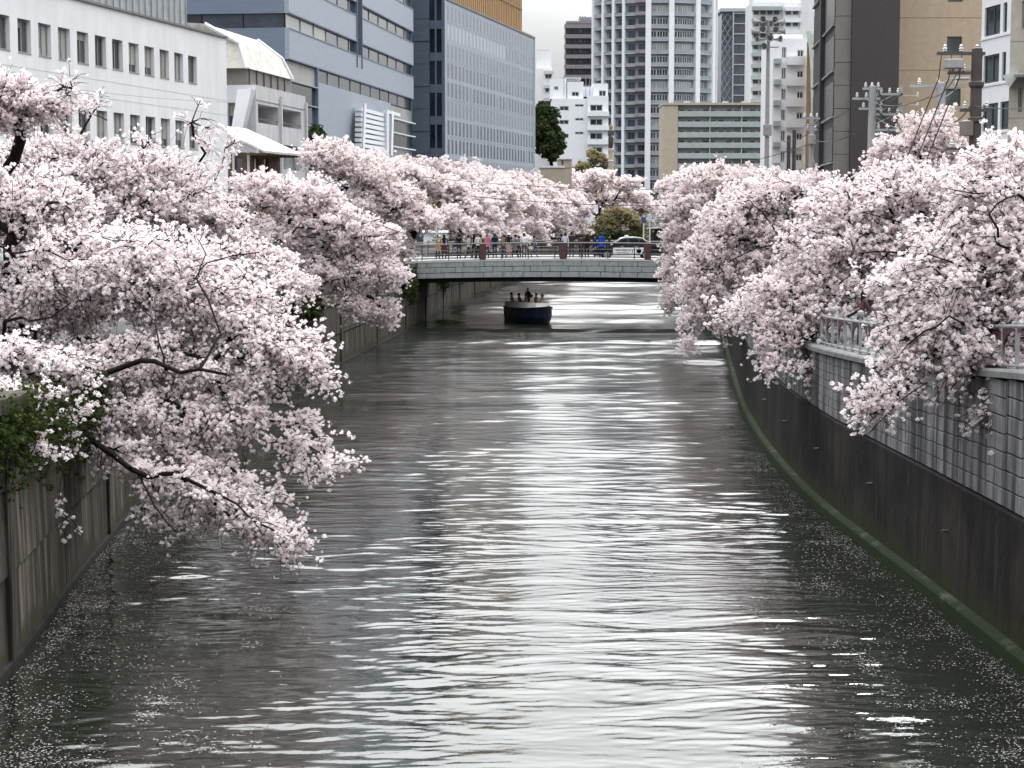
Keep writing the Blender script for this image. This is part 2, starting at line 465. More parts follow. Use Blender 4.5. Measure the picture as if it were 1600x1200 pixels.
# water: a sheet of real ripples, finer close to the viewer
def wave_field():
    rng=np.random.default_rng(3)
    comps=[]
    for i in range(150):
        far=i>=115
        lam=rng.uniform(3,9) if far else 0.20*(2.2/0.20)**(rng.random()**1.65)
        ang=rng.normal(0,0.14 if far else 0.24)
        amp=(0.0017 if far else 0.0020)*lam**(1.0 if far else 0.78)*rng.uniform(0.5,1.3)
        comps.append((2*math.pi/lam*math.sin(ang),2*math.pi/lam*math.cos(ang),rng.uniform(0,6.28),amp,lam))
    return comps
COMPS=wave_field()
def water_mesh():
    ys=[23.5]
    while ys[-1]<395:
        y=ys[-1]; ys.append(y+max(0.05,y*y/(CAM_H*F*0.64)*0.46))
    ys=np.array([-60,-20,5,16]+ys); nx=180
    xl=np.array([XL(min(y,400))-0.6 for y in ys]); xr=np.array([XR(min(y,400))+0.6 for y in ys])
    t=np.linspace(0,1,nx)
    X=xl[:,None]+(xr-xl)[:,None]*t[None,:]; Y=np.repeat(ys[:,None],nx,1)
    dy=np.gradient(ys)[:,None]
    Z=np.zeros_like(X)
    warpx=0.3*np.sin(0.23*Y+0.4*X)+0.4*np.sin(0.51*X-0.17*Y); warpy=0.16*np.sin(0.6*X+0.73*Y)+0.10*np.sin(1.1*X-1.31*Y)+.07*np.sin(1.7*X+1.9*Y)+.05*np.sin(2.3*X-2.7*Y)
    gust=0.95+0.30*np.sin(0.19*Y+0.35*np.sin(0.31*X)+.6)*np.sin(0.083*Y+0.24*X)+0.2*np.sin(0.47*Y-0.28*X)
    for kx,ky,ph,a,lam in COMPS:
        g=np.clip((lam/dy-1.3)/1.6,0,1)
        mod=0.65+0.5*np.sin(0.11*Y*(1+0.2*kx)+0.21*X+ph)
        Z+=a*g*mod*np.clip(1+(Y-50)/60,1,2.2)*(gust if lam<3 else np.clip((Y-45)/55,0.05,1.0)*np.clip(Y/90,1,2.2))*np.sin(kx*(X+warpx)+ky*(Y+warpy)+ph)
    # wash of the boat: low ridges trailing off to both sides
    for sg,x0 in ((-1,.4),(1,2.6)):
        dx_=np.clip((X-x0)*sg,0,None)
        for q,am in ((0,.05),(1,.035),(2,.025)):
            yc_=126.5+.55*dx_+q*2.4
            Z+=am*np.exp(-((Y-yc_)/.75)**2)*np.exp(-dx_/6.0)*(dx_>0)
    V=np.stack([X,Y,Z],-1).reshape(-1,3)
    # slopes too fine for the sheet at that distance become roughness there
    lost=np.zeros(len(ys))
    for kx,ky,ph,a,lam in COMPS:
        g=np.clip((lam/dy[:,0]-1.3)/1.6,0,1); lost+=(1-g*g)*0.5*(a*2*math.pi/lam)**2*0.02
    rough=np.sqrt(np.sqrt(2*lost)+0.0003)
    rough=(rough[:,None]*np.clip(.55+.5*gust,.45,1.3)).ravel()
    n,m=X.shape
    i=np.arange((n-1)*m).reshape(n-1,m)[:,:-1].ravel()
    Fc=np.stack([i,i+1,i+1+m,i+m],-1)
    return V,Fc,rough

mw=bpy.data.materials.new('river_water'); mw.use_nodes=True
nt=mw.node_tree; b=nt.nodes['Principled BSDF']
b.inputs['Base Color'].default_value=rgb(0.010,0.012,0.009)
b.inputs['Roughness'].default_value=0.045
b.inputs['IOR'].default_value=1.6
g=nt.nodes.new('ShaderNodeNewGeometry')
mp=nt.nodes.new('ShaderNodeMapping'); mp.inputs['Scale'].default_value=(1.3,3.6,1)
nt.links.new(g.outputs['Position'],mp.inputs[0])
n1=nt.nodes.new('ShaderNodeTexNoise'); n1.inputs['Scale'].default_value=1.6; n1.inputs['Detail'].default_value=4; n1.inputs['Roughness'].default_value=0.55
nt.links.new(mp.outputs[0],n1.inputs['Vector'])
bp=nt.nodes.new('ShaderNodeBump'); bp.inputs['Strength'].default_value=0.22; bp.inputs['Distance'].default_value=0.03
nt.links.new(n1.outputs[0],bp.inputs['Height'])
nt.links.new(bp.outputs[0],b.inputs['Normal'])
V,Fc,rgh=water_mesh()
ra=nt.nodes.new('ShaderNodeAttribute'); ra.attribute_name='tint'
nt.links.new(ra.outputs['Fac'],b.inputs['Roughness'])
water=put('water',np_mesh('water',V,Fc,[mw],smooth=True,cols=rgh)); water['kind']='structure'

# ground: both banks and the land beyond the bend, out to the horizon
def ground():
    mb=MB(); st=bank_steps()
    for (fn,zf,sg) in ((XL,zL,-1),(XR,zR,1)):
        for a,c in zip(st[:-1],st[1:]):
            xa,xc=fn(a)+sg*0.3,fn(c)+sg*0.3
            mb.quad((xa,a,zf(a)),(xc,c,zf(c)),(sg*2500,c,zf(c)),(sg*2500,a,zf(a)))
    mb.quad((-2500,400,4.15),(2500,400,4.15),(2500,5000,4.15),(-2500,5000,4.15))
    mb.quad((-2500,-60,6.2),(2500,-60,6.2),(2500,-400,6.2),(-2500,-400,6.2))
    o=mb.obj('ground',M['asphalt']); o['kind']='structure'
ground()
def river_bed():
    mb=MB(); st=bank_steps(near=6)
    for a,c in zip(st[:-1],st[1:]):
        mb.quad((XL(a)-0.5,a,-1.5),(XR(a)+0.5,a,-1.5),(XR(c)+0.5,c,-1.5),(XL(c)-0.5,c,-1.5))
    mb.quad((XL(400)-.5,400,-1.5),(XR(400)+.5,400,-1.5),(XR(400)+.5,400,4.15),(XL(400)-.5,400,4.15))
    mb.quad((XL(-60)-.5,-60,-1.5),(XR(-60)+.5,-60,-1.5),(XR(-60)+.5,-60,6.2),(XL(-60)-.5,-60,6.2))
    o=mb.obj('river_bed',M['asphalt']); o['kind']='structure'
river_bed()
# promenade pavements
for nm,fn,zf,sg in (('pavement',XL,zL,-1),('pavement',XR,zR,1)):
    mb=MB(); st=bank_steps(near=3)
    for a,c in zip(st[:-1],st[1:]):
        mb.quad((fn(a)+sg*0.35,a,zf(a)+.012),(fn(c)+sg*0.35,c,zf(c)+.012),(fn(c)+sg*4.4,c,zf(c)+.012),(fn(a)+sg*4.4,a,zf(a)+.012))
    o=mb.obj(nm,M['paving']); o['kind']='structure'

def sweep(fn, zf, sg, prof, y0, y1, step=1.0):
    """a profile of (offset away from the river, height or ('top', d)) run along a bank"""
    mb=MB(); ys=list(np.arange(y0,y1,step))+[y1]
    rows=[]
    for y in ys:
        rows.append([(fn(y)+sg*o,y,(zf(y)+z[1]) if isinstance(z,tuple) else z) for o,z in prof])
    n=len(prof)
    vs=[p for r in rows for p in r]
    fs=[(i*n+k,i*n+k+1,(i+1)*n+k+1,(i+1)*n+k) for i in range(len(ys)-1) for k in range(n-1)]
    return mb.add(vs,fs)

# right wall: mossy footing, dark lower face, stained facing panels, coping
m_low=streaks(streaks(mat('river_wall_lower_concrete',(0.032,0.027,0.024),0.85,col2=(0.006,0.006,0.007),scale=0.45,bump=0.8,bscale=5,thr=(.38,.62)),(0.010,0.010,0.011),0.8,2.0,0.12,thr=(.42,.6)),(0.12,0.11,0.095),0.5,4.5,0.30,thr=(0.61,0.76))
tideband(m_low,(0.024,0.028,0.011),0.35,0.85,0.75)
m_foot=tideband(mat('mossy_footing',(0.075,0.08,0.065),0.8,var=0.3,scale=3),(0.012,0.020,0.007),0.30,0.50,0.95)
m_footl=mat('dark_wet_footing',(0.02,0.019,0.02),0.9,var=0.3,scale=2)
m_pan=streaks(streaks(mat('facing_panel',(0.225,0.225,0.23),0.85,col2=(0.13,0.13,0.135),scale=1.6,bump=0.3,bscale=8),(0.022,0.022,0.024),0.85,2.6,0.14,thr=(0.44,0.58)),(0.30,0.30,0.31),0.5,5.0,0.22,thr=(0.55,0.68))
rw=thing('retaining_wall','tall river wall of stained grey panels over a black mossy base','wall',(XR(45),45,0))
def under(o,p):
    o.parent=p; o.matrix_parent_inverse=Matrix.Translation(-Vector(p.location)); return o
under(sweep(XR,zR,1,[(-0.16,-1.2),(-0.10,2.45),(0.06,2.5),(0.06,('top',-0.14))],-60,400).obj('lower_face',m_low),rw)
under(sweep(XR,zR,1,[(-0.36,-1.2),(-0.33,0.20),(-0.30,0.25),(-0.05,0.28)],-60,400).obj('footing',m_foot),rw)
under(sweep(XR,zR,1,[(0.0,('top',-0.13)),(-0.14,('top',-0.13)),(-0.14,('top',-0.02)),(-0.10,('top',0.02)),(0.5,('top',0.02))],-60,400).obj('coping',mat('coping_concrete',(0.21,0.21,0.21),.85,var=.2,scale=3)),rw)
COLW=1.0
def panel_mesh(w,h,seed):
    r=random.Random(seed); mb=MB()
    mb.bbox((-w/2+.015,-.04,.014),(w/2-.015,.03,h-.014),.01)
    return mb.mesh('facing_panel',m_pan)
PM=[panel_mesh(COLW,0.36,k) for k in range(1)]
rest=MB(); cnt=0; y=8.0
while y<112:
    dx=XR(y+0.4)-XR(y-0.4); L=math.hypot(dx,0.8); ang=math.atan2(0.8,dx)       # direction of the wall
    dyy=COLW*0.8/L; yc=y+dyy/2; xc=XR(yc)
    top=zR(yc)-0.16; nrow=7; h=(top-2.5)/nrow
    for k in range(nrow):
        j=R.uniform(-.003,.003)
        z=2.5+k*h
        if y>31 and cnt<298:
            o=put('facing_panel',PM[0],None,(xc-0.0+j,yc,z),(0,0,ang+math.pi),(1,1,h/0.36))
            under(o,rw); cnt+=1
        else:
            Mx=Matrix.Translation((xc+j,yc,z))@Matrix.Rotation(ang+math.pi,4,'Z')
            rest.bbox((-COLW/2+.015,-.04,.014),(COLW/2-.015,.03,h-.014),.01,M=Mx)
    y+=dyy
ro=under(rest.obj('facing_panel',m_pan),rw); ro['kind']='stuff'
# weep pipes and vertical joints on the dark base
for yy in np.arange(30,74,6.3):
    mb=MB(); mb.tube([(0.1,0,0),(-0.14,0,-0.02)],0.03,8)
    under(mb.obj('drain_pipe',M['frame_dark'],loc=(XR(yy)-.1,yy,1.5)),rw)

# left wall: weathered concrete bays between pilaster joints
m_left=tideband(streaks(streaks(mat('left_wall_concrete',(0.085,0.074,0.060),0.9,col2=(0.042,0.037,0.031),scale=0.8,bump=0.5,bscale=6),(0.014,0.013,0.012),0.85,1.7,0.12,thr=(.42,.6)),(0.21,0.185,0.15),0.6,3.0,0.16,thr=(0.56,0.68)),(0.03,0.03,0.018),0.15,0.55,0.9)
lw=thing('retaining_wall','weathered brown concrete river wall with tall joints and leafy top','wall',(XL(60),60,0))
under(sweep(XL,zL,-1,[(0.25,-1.2),(0.25,('top',-0.2))],-60,400,2.0).obj('backing',M['mortar']),lw)
under(sweep(XL,zL,-1,[(-0.10,-1.2),(-0.08,0.10),(0.1,0.14)],-60,400,2.0).obj('footing',m_footl),lw)
under(sweep(XL,zL,-1,[(0.3,('top',-0.24)),(-0.10,('top',-0.24)),(-0.10,('top',0.02)),(0.5,('top',0.02))],-60,400,2.0).obj('coping',m_left),lw)
BAY=6.2
yy=19.0; k=0
while yy<330:
    y1=yy+BAY
    for (za,zb_) in ((-1.2,1.55),(1.60,3.05),(3.10,None)):
        n=5; vs=[];mb=MB(); jj=R.uniform(-.012,.012)
        for i in range(n+1):
            t=yy+.012+(BAY-.024)*i/n; zt_=zL(t)-.26 if zb_ is None else zb_
            for (o,z) in ((0.2,za),(-0.02+jj,za),(0.02+jj,zt_),(0.2,zt_)): vs.append((XL(t)-o,t,z))
        fs=[(i*4+q,i*4+q+1,(i+1)*4+q+1,(i+1)*4+q) for i in range(n) for q in range(3)]+[(0,1,2,3),(n*4+3,n*4+2,n*4+1,n*4)]
        mb.add(vs,fs); under(mb.obj('wall_bay',m_left),lw)
    if k%2==0:
        mb=MB(); dx=XL(yy+.5)-XL(yy-.5)
        Mx=Matrix.Translation((XL(yy),yy,0))@Matrix.Rotation(math.atan2(1,dx),4,'Z')
        mb.bbox((-.22,-.07,-1.2),(.22,.1,zL(yy)-.25),.03,M=Mx)
        under(mb.obj('pilaster',m_left),lw)
    yy=y1;k+=1

# ------------------------------------------------------------------ the road bridge
BY=125.0; BX0,BX1=-8.4,15.6; BW=9.0
DECK0=zat(410.5,BY)
def deckz(x):
    t=(x-(BX0+BX1)/2)/((BX1-BX0)/2); return DECK0-.04+0.24*(1-t*t)
def botz(x):
    t=(x-(BX0+BX1)/2)/((BX1-BX0)/2); return zat(438.5,BY)+0.22*(1-t*t)-.04*t
br=thing('road_bridge','grey stone faced road bridge crossing the river behind the boat','bridge',((BX0+BX1)/2,BY,0))
mb=MB(); N=30
xs=[BX0+(BX1-BX0)*i/N for i in range(N+1)]
vs=[];fs=[]
for x in xs: vs+=[(x,BY+.12,botz(x)-.02),(x,BY+.12,deckz(x)-.02),(x,BY+BW,deckz(x)-.02),(x,BY+BW,botz(x)-.02)]
fs=[(i*4+q,i*4+(q+1)%4,(i+1)*4+(q+1)%4,(i+1)*4+q) for i in range(N) for q in range(4)]+[(0,1,2,3),(N*4+3,N*4+2,N*4+1,N*4)]
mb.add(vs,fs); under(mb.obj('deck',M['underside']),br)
for q in range(4):          # girders below the deck
    mb=MB(); vs=[];fs=[]; yq=BY+1.0+q*2.3
    for x in xs: vs+=[(x,yq,botz(x)-.32),(x,yq,botz(x)+.1),(x,yq+.5,botz(x)+.1),(x,yq+.5,botz(x)-.32)]
    fs=[(i*4+k,i*4+(k+1)%4,(i+1)*4+(k+1)%4,(i+1)*4+k) for i in range(N) for k in range(4)]
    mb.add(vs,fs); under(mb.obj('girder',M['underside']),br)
mb=MB(); vs=[]
for x in xs: vs+=[(x,BY+1.9,deckz(x)-.015),(x,BY+BW-1.9,deckz(x)-.015)]
mb.add(vs,[(2*i,2*i+2,2*i+3,2*i+1) for i in range(N)]); under(mb.obj('roadway',M['asphalt']),br)
for (ya,yb) in ((BY-.05,BY+1.9),(BY+BW-1.9,BY+BW+.05)):
    mb=MB(); vs=[]
    for x in xs: vs+=[(x,ya,deckz(x)-.06),(x,ya,deckz(x)+.10),(x,yb,deckz(x)+.10),(x,yb,deckz(x)-.06)]
    mb.add(vs,[(i*4+q,i*4+(q+1)%4,(i+1)*4+(q+1)%4,(i+1)*4+q) for i in range(N) for q in range(4)]); under(mb.obj('kerb',M['kerb']),br)
nrow=3
for r in range(nrow):
    x=BX0+(0.65 if r%2 else 0); 
    while x<BX1-.05:
        w=min(1.3*R.uniform(.9,1.1),BX1-x)
        if BX1-x-w<.4: w=BX1-x
        z0=botz(x+w/2); H=(deckz(x+w/2)-.06-z0)/nrow
        mb=MB(); dp=R.uniform(0,.03); sl0=(botz(x+w)-botz(x))
        bm_=(x+.012,BY-.02-dp,z0+r*H+.016),(x+w-.012,BY+.13,z0+(r+1)*H-.012)
        mb.bbox(*bm_,.02)
        mb.v=[(a,b_,c+sl0*((a-x)/w-.5)) for a,b_,c in mb.v]
        under(mb.obj('stone_block',M['bluestone']),br); x+=w
for yp in (BY+.08,BY+BW-.08):       # two railings
    rl=MB()
    for hz,rr in ((1.05,.055),(0.62,.022),(0.35,.022)):
        rl.tube([(x,yp,deckz(x)+.1+hz) for x in xs],rr,6)
    under(rl.obj('railing',M['rail_metal']),br)
    x=BX0+.5
    while x<BX1:
        mb=MB(); mb.bbox((x-.035,yp-.04,deckz(x)+.08),(x+.035,yp+.04,deckz(x)+1.15),.01)
        under(mb.obj('railing_post',M['pole_dark']),br); x+=1.8
for px0,px1 in ((749,759),(875,886),(1008,1018)):    # broad maroon posts of the near railing
    x0,x1=xat(px0,BY-.2),xat(px1,BY-.2)
    mb=MB(); mb.bbox((x0,BY-.1,deckz(x0)+.07),(x1,BY+.24,deckz(x0)+1.16),.03)
    under(mb.obj('parapet_pier',M['maroon']),br)
for x in (BX0-.1,BX1-1.2):       # end pilasters
    mb=MB(); mb.bbox((x,BY-.12,zat(441,BY)-.1),(x+.45,BY+.2,deckz(x)+.05),.03)
    under(mb.obj('end_pilaster',M['bluestone']),br)
for sx,fn in ((-1,XL),(1,XR)):     # abutments
    mb=MB(); xa=fn(BY); mb.box((min(xa,xa+sx*3.5),BY-.02,-1.3),(max(xa,xa+sx*3.5),BY+BW,zat(437,BY)))
    under(mb.obj('abutment',m_left),br)

# promenade railing of arched panels on the right bank
rr_=thing('promenade_railing','pale railing with maroon arched panels along the walkway on the wall','railing',(XR(44),44,0))
y=10.5; cols=0
RB=1.75
arch=MB()
W2=RB/2
def arch_plate():
    """pale plate with two round-headed openings"""
    mb=MB(); n=10; w=RB-.03; h=0.62
    # an arch opening approximated by strips between the opening's edge and the plate's top
    prof=[(-w/2+.015,0.0)]+[(-(w/2-.03)*abs(math.cos(t))**.75*(1 if math.cos(t)>0 else -1),0.06+0.52*math.sin(t)**.8) for t in np.linspace(0.001,math.pi-.001,n+1)]+[(w/2-.015,0.0)]
    top=[(-w/2,0.0)]+[(-w/2+w*i/n,h) for i in range(n+1)]+[(w/2,0.0)]
    for d in (-.012,.012):
        o=len(mb.v); vs=[(x,d,z) for x,z in prof]+[(x,d,z) for x,z in top]; k=len(prof)
        mb.add(vs,[(i,i+1,k+i+1,k+i) for i in range(k-1)])
    return mb
ap=arch_plate().mesh('arch_panel',M['maroon'])
mb=MB(); mb.bbox((-.035,-.035,0),(.035,.035,.86),.008); post=mb.mesh('railing_post',M['rail_white'])
mb=MB(); mb.lathe([(.02,.84),(.03,.88),(.075,.92),(.09,.98),(.075,1.04),(.03,1.07)],10); ball=mb.mesh('post_ball',M['rail_white'])
pts=[]
while y<64:
    dx=XR(y+0.4)-XR(y-0.4); L=math.hypot(dx,.8); ang=math.atan2(.8,dx); dyy=W2*.8/L
    yc=y+dyy/2
    under(put('railing_post',post,None,(XR(y)+.22,y,zR(y)+.02),(0,0,ang)),rr_)
    if cols%4==0: under(put('post_ball',ball,None,(XR(y)+.22,y,zR(y)+.02),(0,0,ang)),rr_)
    if cols%2==0: under(put('arch_panel',ap,None,(XR(y)+.22,y,zR(y)+.12),(0,0,ang+math.pi)),rr_)
    pts.append((XR(y)+.22,y,zR(y)+.80)); y+=dyy; cols+=1
mb=MB(); mb.tube(pts,.045,6); under(mb.obj('top_rail',M['rail_white']),rr_)
mb=MB(); mb.tube([(a,b_,c-.72) for a,b_,c in pts],.03,6); under(mb.obj('bottom_rail',M['rail_white']),rr_)
# ------------------------------------------------------------------ trees
def tubes(P0,P1,r0,r1,n=4):
    """many tapered tubes at once"""
    P0=np.asarray(P0,float);P1=np.asarray(P1,float);r0=np.asarray(r0,float);r1=np.asarray(r1,float)
    d=P1-P0; d/=np.maximum(np.linalg.norm(d,axis=1,keepdims=True),1e-6)
    ref=np.where(np.abs(d[:,2:3])>0.9,np.array([[0,1.0,0]]),np.array([[0,0,1.0]]))
    a=np.cross(d,ref); a/=np.linalg.norm(a,axis=1,keepdims=True); b_=np.cross(d,a)
    t=2*np.pi*np.arange(n)/n
    ring=a[:,None,:]*np.cos(t)[None,:,None]+b_[:,None,:]*np.sin(t)[None,:,None]
    V=np.concatenate([P0[:,None,:]+ring*r0[:,None,None],P1[:,None,:]+ring*r1[:,None,None]],1).reshape(-1,3)
    e=np.arange(len(P0))[:,None]*(2*n); k=np.arange(n)[None,:]; k2=(k+1)%n
    Fc=np.stack([e+k,e+k2,e+n+k2,e+n+k],-1).reshape(-1,4)
    return V,Fc

def cluster_templates(nv, petals, seed, curl=0.35, size=0.62):
    """bunches of small bent petals set round a point, unit radius"""
    rng=np.random.default_rng(seed); out=[]
    for _ in range(nv):
        Vs=[];Ts=[]
        for p in range(petals):
            z=1-2*(p+0.5)/petals; th=p*2.399963+rng.uniform(-.4,.4)
            nrm=np.array([math.sqrt(max(0,1-z*z))*math.cos(th),math.sqrt(max(0,1-z*z))*math.sin(th),z])+rng.normal(0,.28,3)
            nrm/=np.linalg.norm(nrm)
            c=nrm*rng.uniform(.45,.95)
            u=np.cross(nrm,rng.normal(0,1,3)); u/=np.linalg.norm(u); v=np.cross(nrm,u)
            s=size*rng.uniform(.75,1.25)
            q=[c-u*s*.95-v*s*.45+nrm*curl*s*rng.uniform(-.5,1),c+u*s*.95-v*s*.45+nrm*curl*s*rng.uniform(-.5,1),c+v*s*1.05+nrm*curl*s*rng.uniform(-.5,1)]
            Vs+=q
        out.append(np.array(Vs))
    return np.array(out)       # (nv, petals*4, 3)

def scatter(name,pos,size,tint,tmpl,material,parent,seed=0,flat=0.85):
    rng=np.random.default_rng(seed); N=len(pos)
    if N==0: return None
    T=tmpl[rng.integers(0,len(tmpl),N)]
    a=rng.uniform(0,2*np.pi,N); ca,sa=np.cos(a)[:,None],np.sin(a)[:,None]
    x=T[:,:,0]*ca-T[:,:,1]*sa; y=T[:,:,0]*sa+T[:,:,1]*ca; z=T[:,:,2]*flat
    P=np.stack([x,y,z],-1)*size[:,None,None]+pos[:,None,:]
    k=T.shape[1]
    tc_=np.repeat(tint,k)+rng.normal(0,.08,N*k)
    V=P.reshape(-1,3); Fc=np.arange(N*k).reshape(-1,3)
    o=put(name,np_mesh(name,V,Fc,[material],cols=np.clip(tc_,0,1)),parent)
    return o

TM={'near':cluster_templates(12,6,1,size=.84),'mid':cluster_templates(10,5,2,size=.95),'far':cluster_templates(8,4,3,size=1.1),'leaf':cluster_templates(8,6,4,size=.8)}

def grow(fork,trunk_path,pads,n_attr,seed,trunk_r,step=0.55,sag=0.05,lift=0.0,limbs=()):
    """branches that reach from a fork to points spread through the crown's masses"""
    rng=np.random.default_rng(seed)
    A=[];bare=[]
    wts=np.array([p.get('w',1.0)*(p['r'][0]*p['r'][1]*p['r'][2])**0.75 for p in pads]); wts/=wts.sum()
    for p,w in zip(pads,wts):
        n=max(6,int(n_attr*w))
        q=rng.normal(0,1,(n,3)); q/=np.linalg.norm(q,axis=1,keepdims=True); q*=(rng.random((n,1))**0.42)
        q=q*np.array(p['r'])
        if 'tilt' in p:                       # slope of the mass along x: dz per dx
            q[:,2]+=q[:,0]*p['tilt']
        A.append(q+np.array(p['c'])); bare+= [p.get('bare',0)]*n
    A=np.concatenate(A); bare=np.array(bare)
    fork=np.array(fork,float)
    od=np.argsort(np.linalg.norm(A-fork,axis=1)+rng.normal(0,.25,len(A)))
    A=A[od];bare=bare[od]
    maxn=len(A)*6+200
    P=np.zeros((maxn,3));par=np.full(maxn,-1);plen=np.zeros(maxn);cnt=0
    for i,t in enumerate(trunk_path):
        P[cnt]=t;par[cnt]=cnt-1;plen[cnt]=0 if i==0 else plen[cnt-1]+np.linalg.norm(P[cnt]-P[cnt-1]);cnt+=1
    start=max(0,cnt-3); tips=[]; lr={}
    for lm in limbs:                      # boughs seen bare in front of the blossom
        pts=[np.array(p_,float) for p_ in lm['p']]
        d=np.linalg.norm(P[start:cnt]-pts[0],axis=1); cur=start+int(np.argmin(d)) if lm.get('join',1) else cnt-1
        for q_ in range(len(pts)):
            a0=P[cur].copy() if q_==0 else pts[q_-1]
            m_=2 if q_ else 3
            for s_ in range(1,m_+1):
                t=s_/m_; pt=a0+(pts[q_]-a0)*t+rng.normal(0,.05,3)
                P[cnt]=pt;par[cnt]=cur;plen[cnt]=plen[cur]+np.linalg.norm(pt-P[cur])
                f_=(q_+t)/len(pts); lr[cnt]=lm['r']*(1-.7*min(1,f_)); cur=cnt;cnt+=1
    ntr=cnt
    for a,bq in zip(A,bare):
        d=np.linalg.norm(P[start:cnt]-a,axis=1)+0.18*plen[start:cnt]
        j=start+int(np.argmin(d)); L=np.linalg.norm(a-P[j])
        k=int(min(5,max(1,round(L/step)))); p0=P[j].copy(); cur=j
        off=rng.normal(0,.09*L,3)
        for s in range(1,k+1):
            if cnt>=maxn: break
            t=s/k; pt=p0+(a-p0)*t+off*math.sin(math.pi*t)+np.array([0,0,lift*L*math.sin(math.pi*t)])
            P[cnt]=pt;par[cnt]=cur;plen[cnt]=plen[cur]+L/k;cur=cnt;cnt+=1
        tips.append((cur,bq))
    P=P[:cnt];par=par[:cnt]
    area=np.full(cnt,0.0); leaf=np.ones(cnt,bool); leaf[par[1:]]=False
    area[leaf]=1.0
    for i in range(cnt-1,0,-1):
        area[par[i]]+=area[i]
    rad=np.maximum((area/area[0])**0.45*trunk_r,0.012)
    for k_,v_ in lr.items(): rad[k_]=max(min(rad[k_],v_*1.3),v_)
    return P,par,rad,ntr,tips

def cherry(name,label,base,fork,pads,n_attr,n_twigs,n_cl,size,seed,lod='near',material='blossom',trunk_r=.28,twig_len=.68,pink=.35,group='cherry trees in blossom along the river',droop=.35,twig_r=.0095,lift=0.02,cat='tree',crown='crown',limbs=(),sprigs=0,sprig_s=1.0):
    rng=np.random.default_rng(seed)
    root=thing(name,label,cat,base,0,group)
    base=np.array(base,float); fork=np.array(fork,float)
    tp=[base-np.array([0,0,.3]),base+(fork-base)*.3+rng.normal(0,.08,3),base+(fork-base)*.65+rng.normal(0,.1,3),fork]
    P,par,rad,ntr,tips=grow(fork,tp,pads,n_attr,seed,trunk_r,lift=lift,limbs=limbs)
    i=np.arange(1,len(P)); p=par[i]
    thick=rad[i]>0.03
    V1,F1=tubes(P[p][thick],P[i][thick],np.minimum(rad[p],rad[i]*1.5)[thick],rad[i][thick],7)
    # thin shoots
    L=[];S=[];E=[];bq=[]
    tip_i=np.array([t[0] for t in tips]); tip_b=np.array([t[1] for t in tips])
    src=np.repeat(np.arange(len(tip_i)),n_twigs)
    thin=np.where((rad<0.03)&(np.arange(len(rad))>=ntr))[0]
    pi=tip_i[src].copy()
    alt=rng.random(len(pi))<0.45
    if len(thin): pi[alt]=rng.choice(thin,alt.sum())
    bb=tip_b[src]; bb=np.where(alt,0,bb)
    s0=P[pi]; pd=P[pi]-P[par[pi]]; pd/=np.maximum(np.linalg.norm(pd,axis=1,keepdims=True),1e-5)
    d=pd*0.8+rng.normal(0,.55,(len(pi),3)); d[:,2]*=.7; d/=np.linalg.norm(d,axis=1,keepdims=True)
    ln=twig_len*rng.uniform(.4,1.3,len(pi))
    m1=s0+d*ln[:,None]*.5; e1=m1+(d*.9+np.array([0,0,-droop]))*ln[:,None]*.5
    kp=rng.random(len(s0))<{'near':.8,'mid':.5,'far':.25,'leaf':.3}[lod]
    V2,F2=tubes(np.concatenate([s0[kp],m1[kp]]),np.concatenate([m1[kp],e1[kp]]),np.full(2*kp.sum(),twig_r),np.concatenate([np.full(kp.sum(),twig_r*.8),np.full(kp.sum(),twig_r*.45)]),3)
    thn=~thick
    V3,F3=tubes(P[p][thn],P[i][thn],np.minimum(rad[p],rad[i]*1.5)[thn],rad[i][thn],3)
    # thin forking boughs that stand out of the blossom
    A0=[];A1=[];B0=[];B1=[]
    for _ in range(sprigs):
        p0=P[rng.choice(tip_i)]+np.array([0,-.15,.05])
        dv=p0-fork; dv[2]*=.45; dv=dv/np.linalg.norm(dv)+rng.normal(0,.35,3); dv/=np.linalg.norm(dv)
        Ls=rng.uniform(.7,1.6)*sprig_s; p0=p0-dv*Ls*.6; rr=rng.uniform(.013,.022)*sprig_s
        stack=[(p0,dv,Ls,rr,0)]
        while stack:
            q,dv_,L_,r_,lv=stack.pop()
            nseg=5
            for s_ in range(nseg):
                q2=q+dv_*L_/nseg; r2=r_*(1-.13)
                A0.append(q);A1.append(q2);B0.append(r_);B1.append(r2)
                q=q2;r_=r2; dv_=dv_+rng.normal(0,.16,3); dv_/=np.linalg.norm(dv_)
                if lv<2 and s_ in (1,2,3) and rng.random()<.6:
                    d3=dv_+rng.normal(0,.55,3); d3/=np.linalg.norm(d3); stack.append((q,d3,L_*.5,r_*.6,lv+1))
    if A0: V4,F4=tubes(np.array(A0),np.array(A1),np.array(B0),np.array(B1),3)
    else: V4,F4=np.zeros((0,3)),np.zeros((0,4),int)
    Vb=np.concatenate([V1,V3,V2,V4]); Fb=np.concatenate([F1,F3+len(V1),F2+len(V1)+len(V3),F4+len(V1)+len(V3)+len(V2)])
    mi=np.concatenate([np.zeros(len(F1),int),np.zeros(len(F3),int),np.ones(len(F2),int),np.zeros(len(F4),int)])
    off=Vector(root.location)
    tr=put('trunk',np_mesh('trunk',Vb-base,Fb,[M['bark'],M['twig']],midx=mi,smooth=True),root)
    # blossom bunches along the shoots and thin boughs
    okt=np.where((bb==0)&(kp|(lod!='near')))[0]
    nt_=int(n_cl*.8); k=rng.choice(okt,nt_); t=rng.random(nt_)**.8
    q=np.where((t<.5)[:,None],s0[k]+(m1[k]-s0[k])*(t*2)[:,None],m1[k]+(e1[k]-m1[k])*(t*2-1)[:,None])+rng.normal(0,.035+size*.55,(nt_,3))
    sel=i[(rad[i]<max(.04,float(np.quantile(rad[i],.6))*1.01))&(i>ntr)]
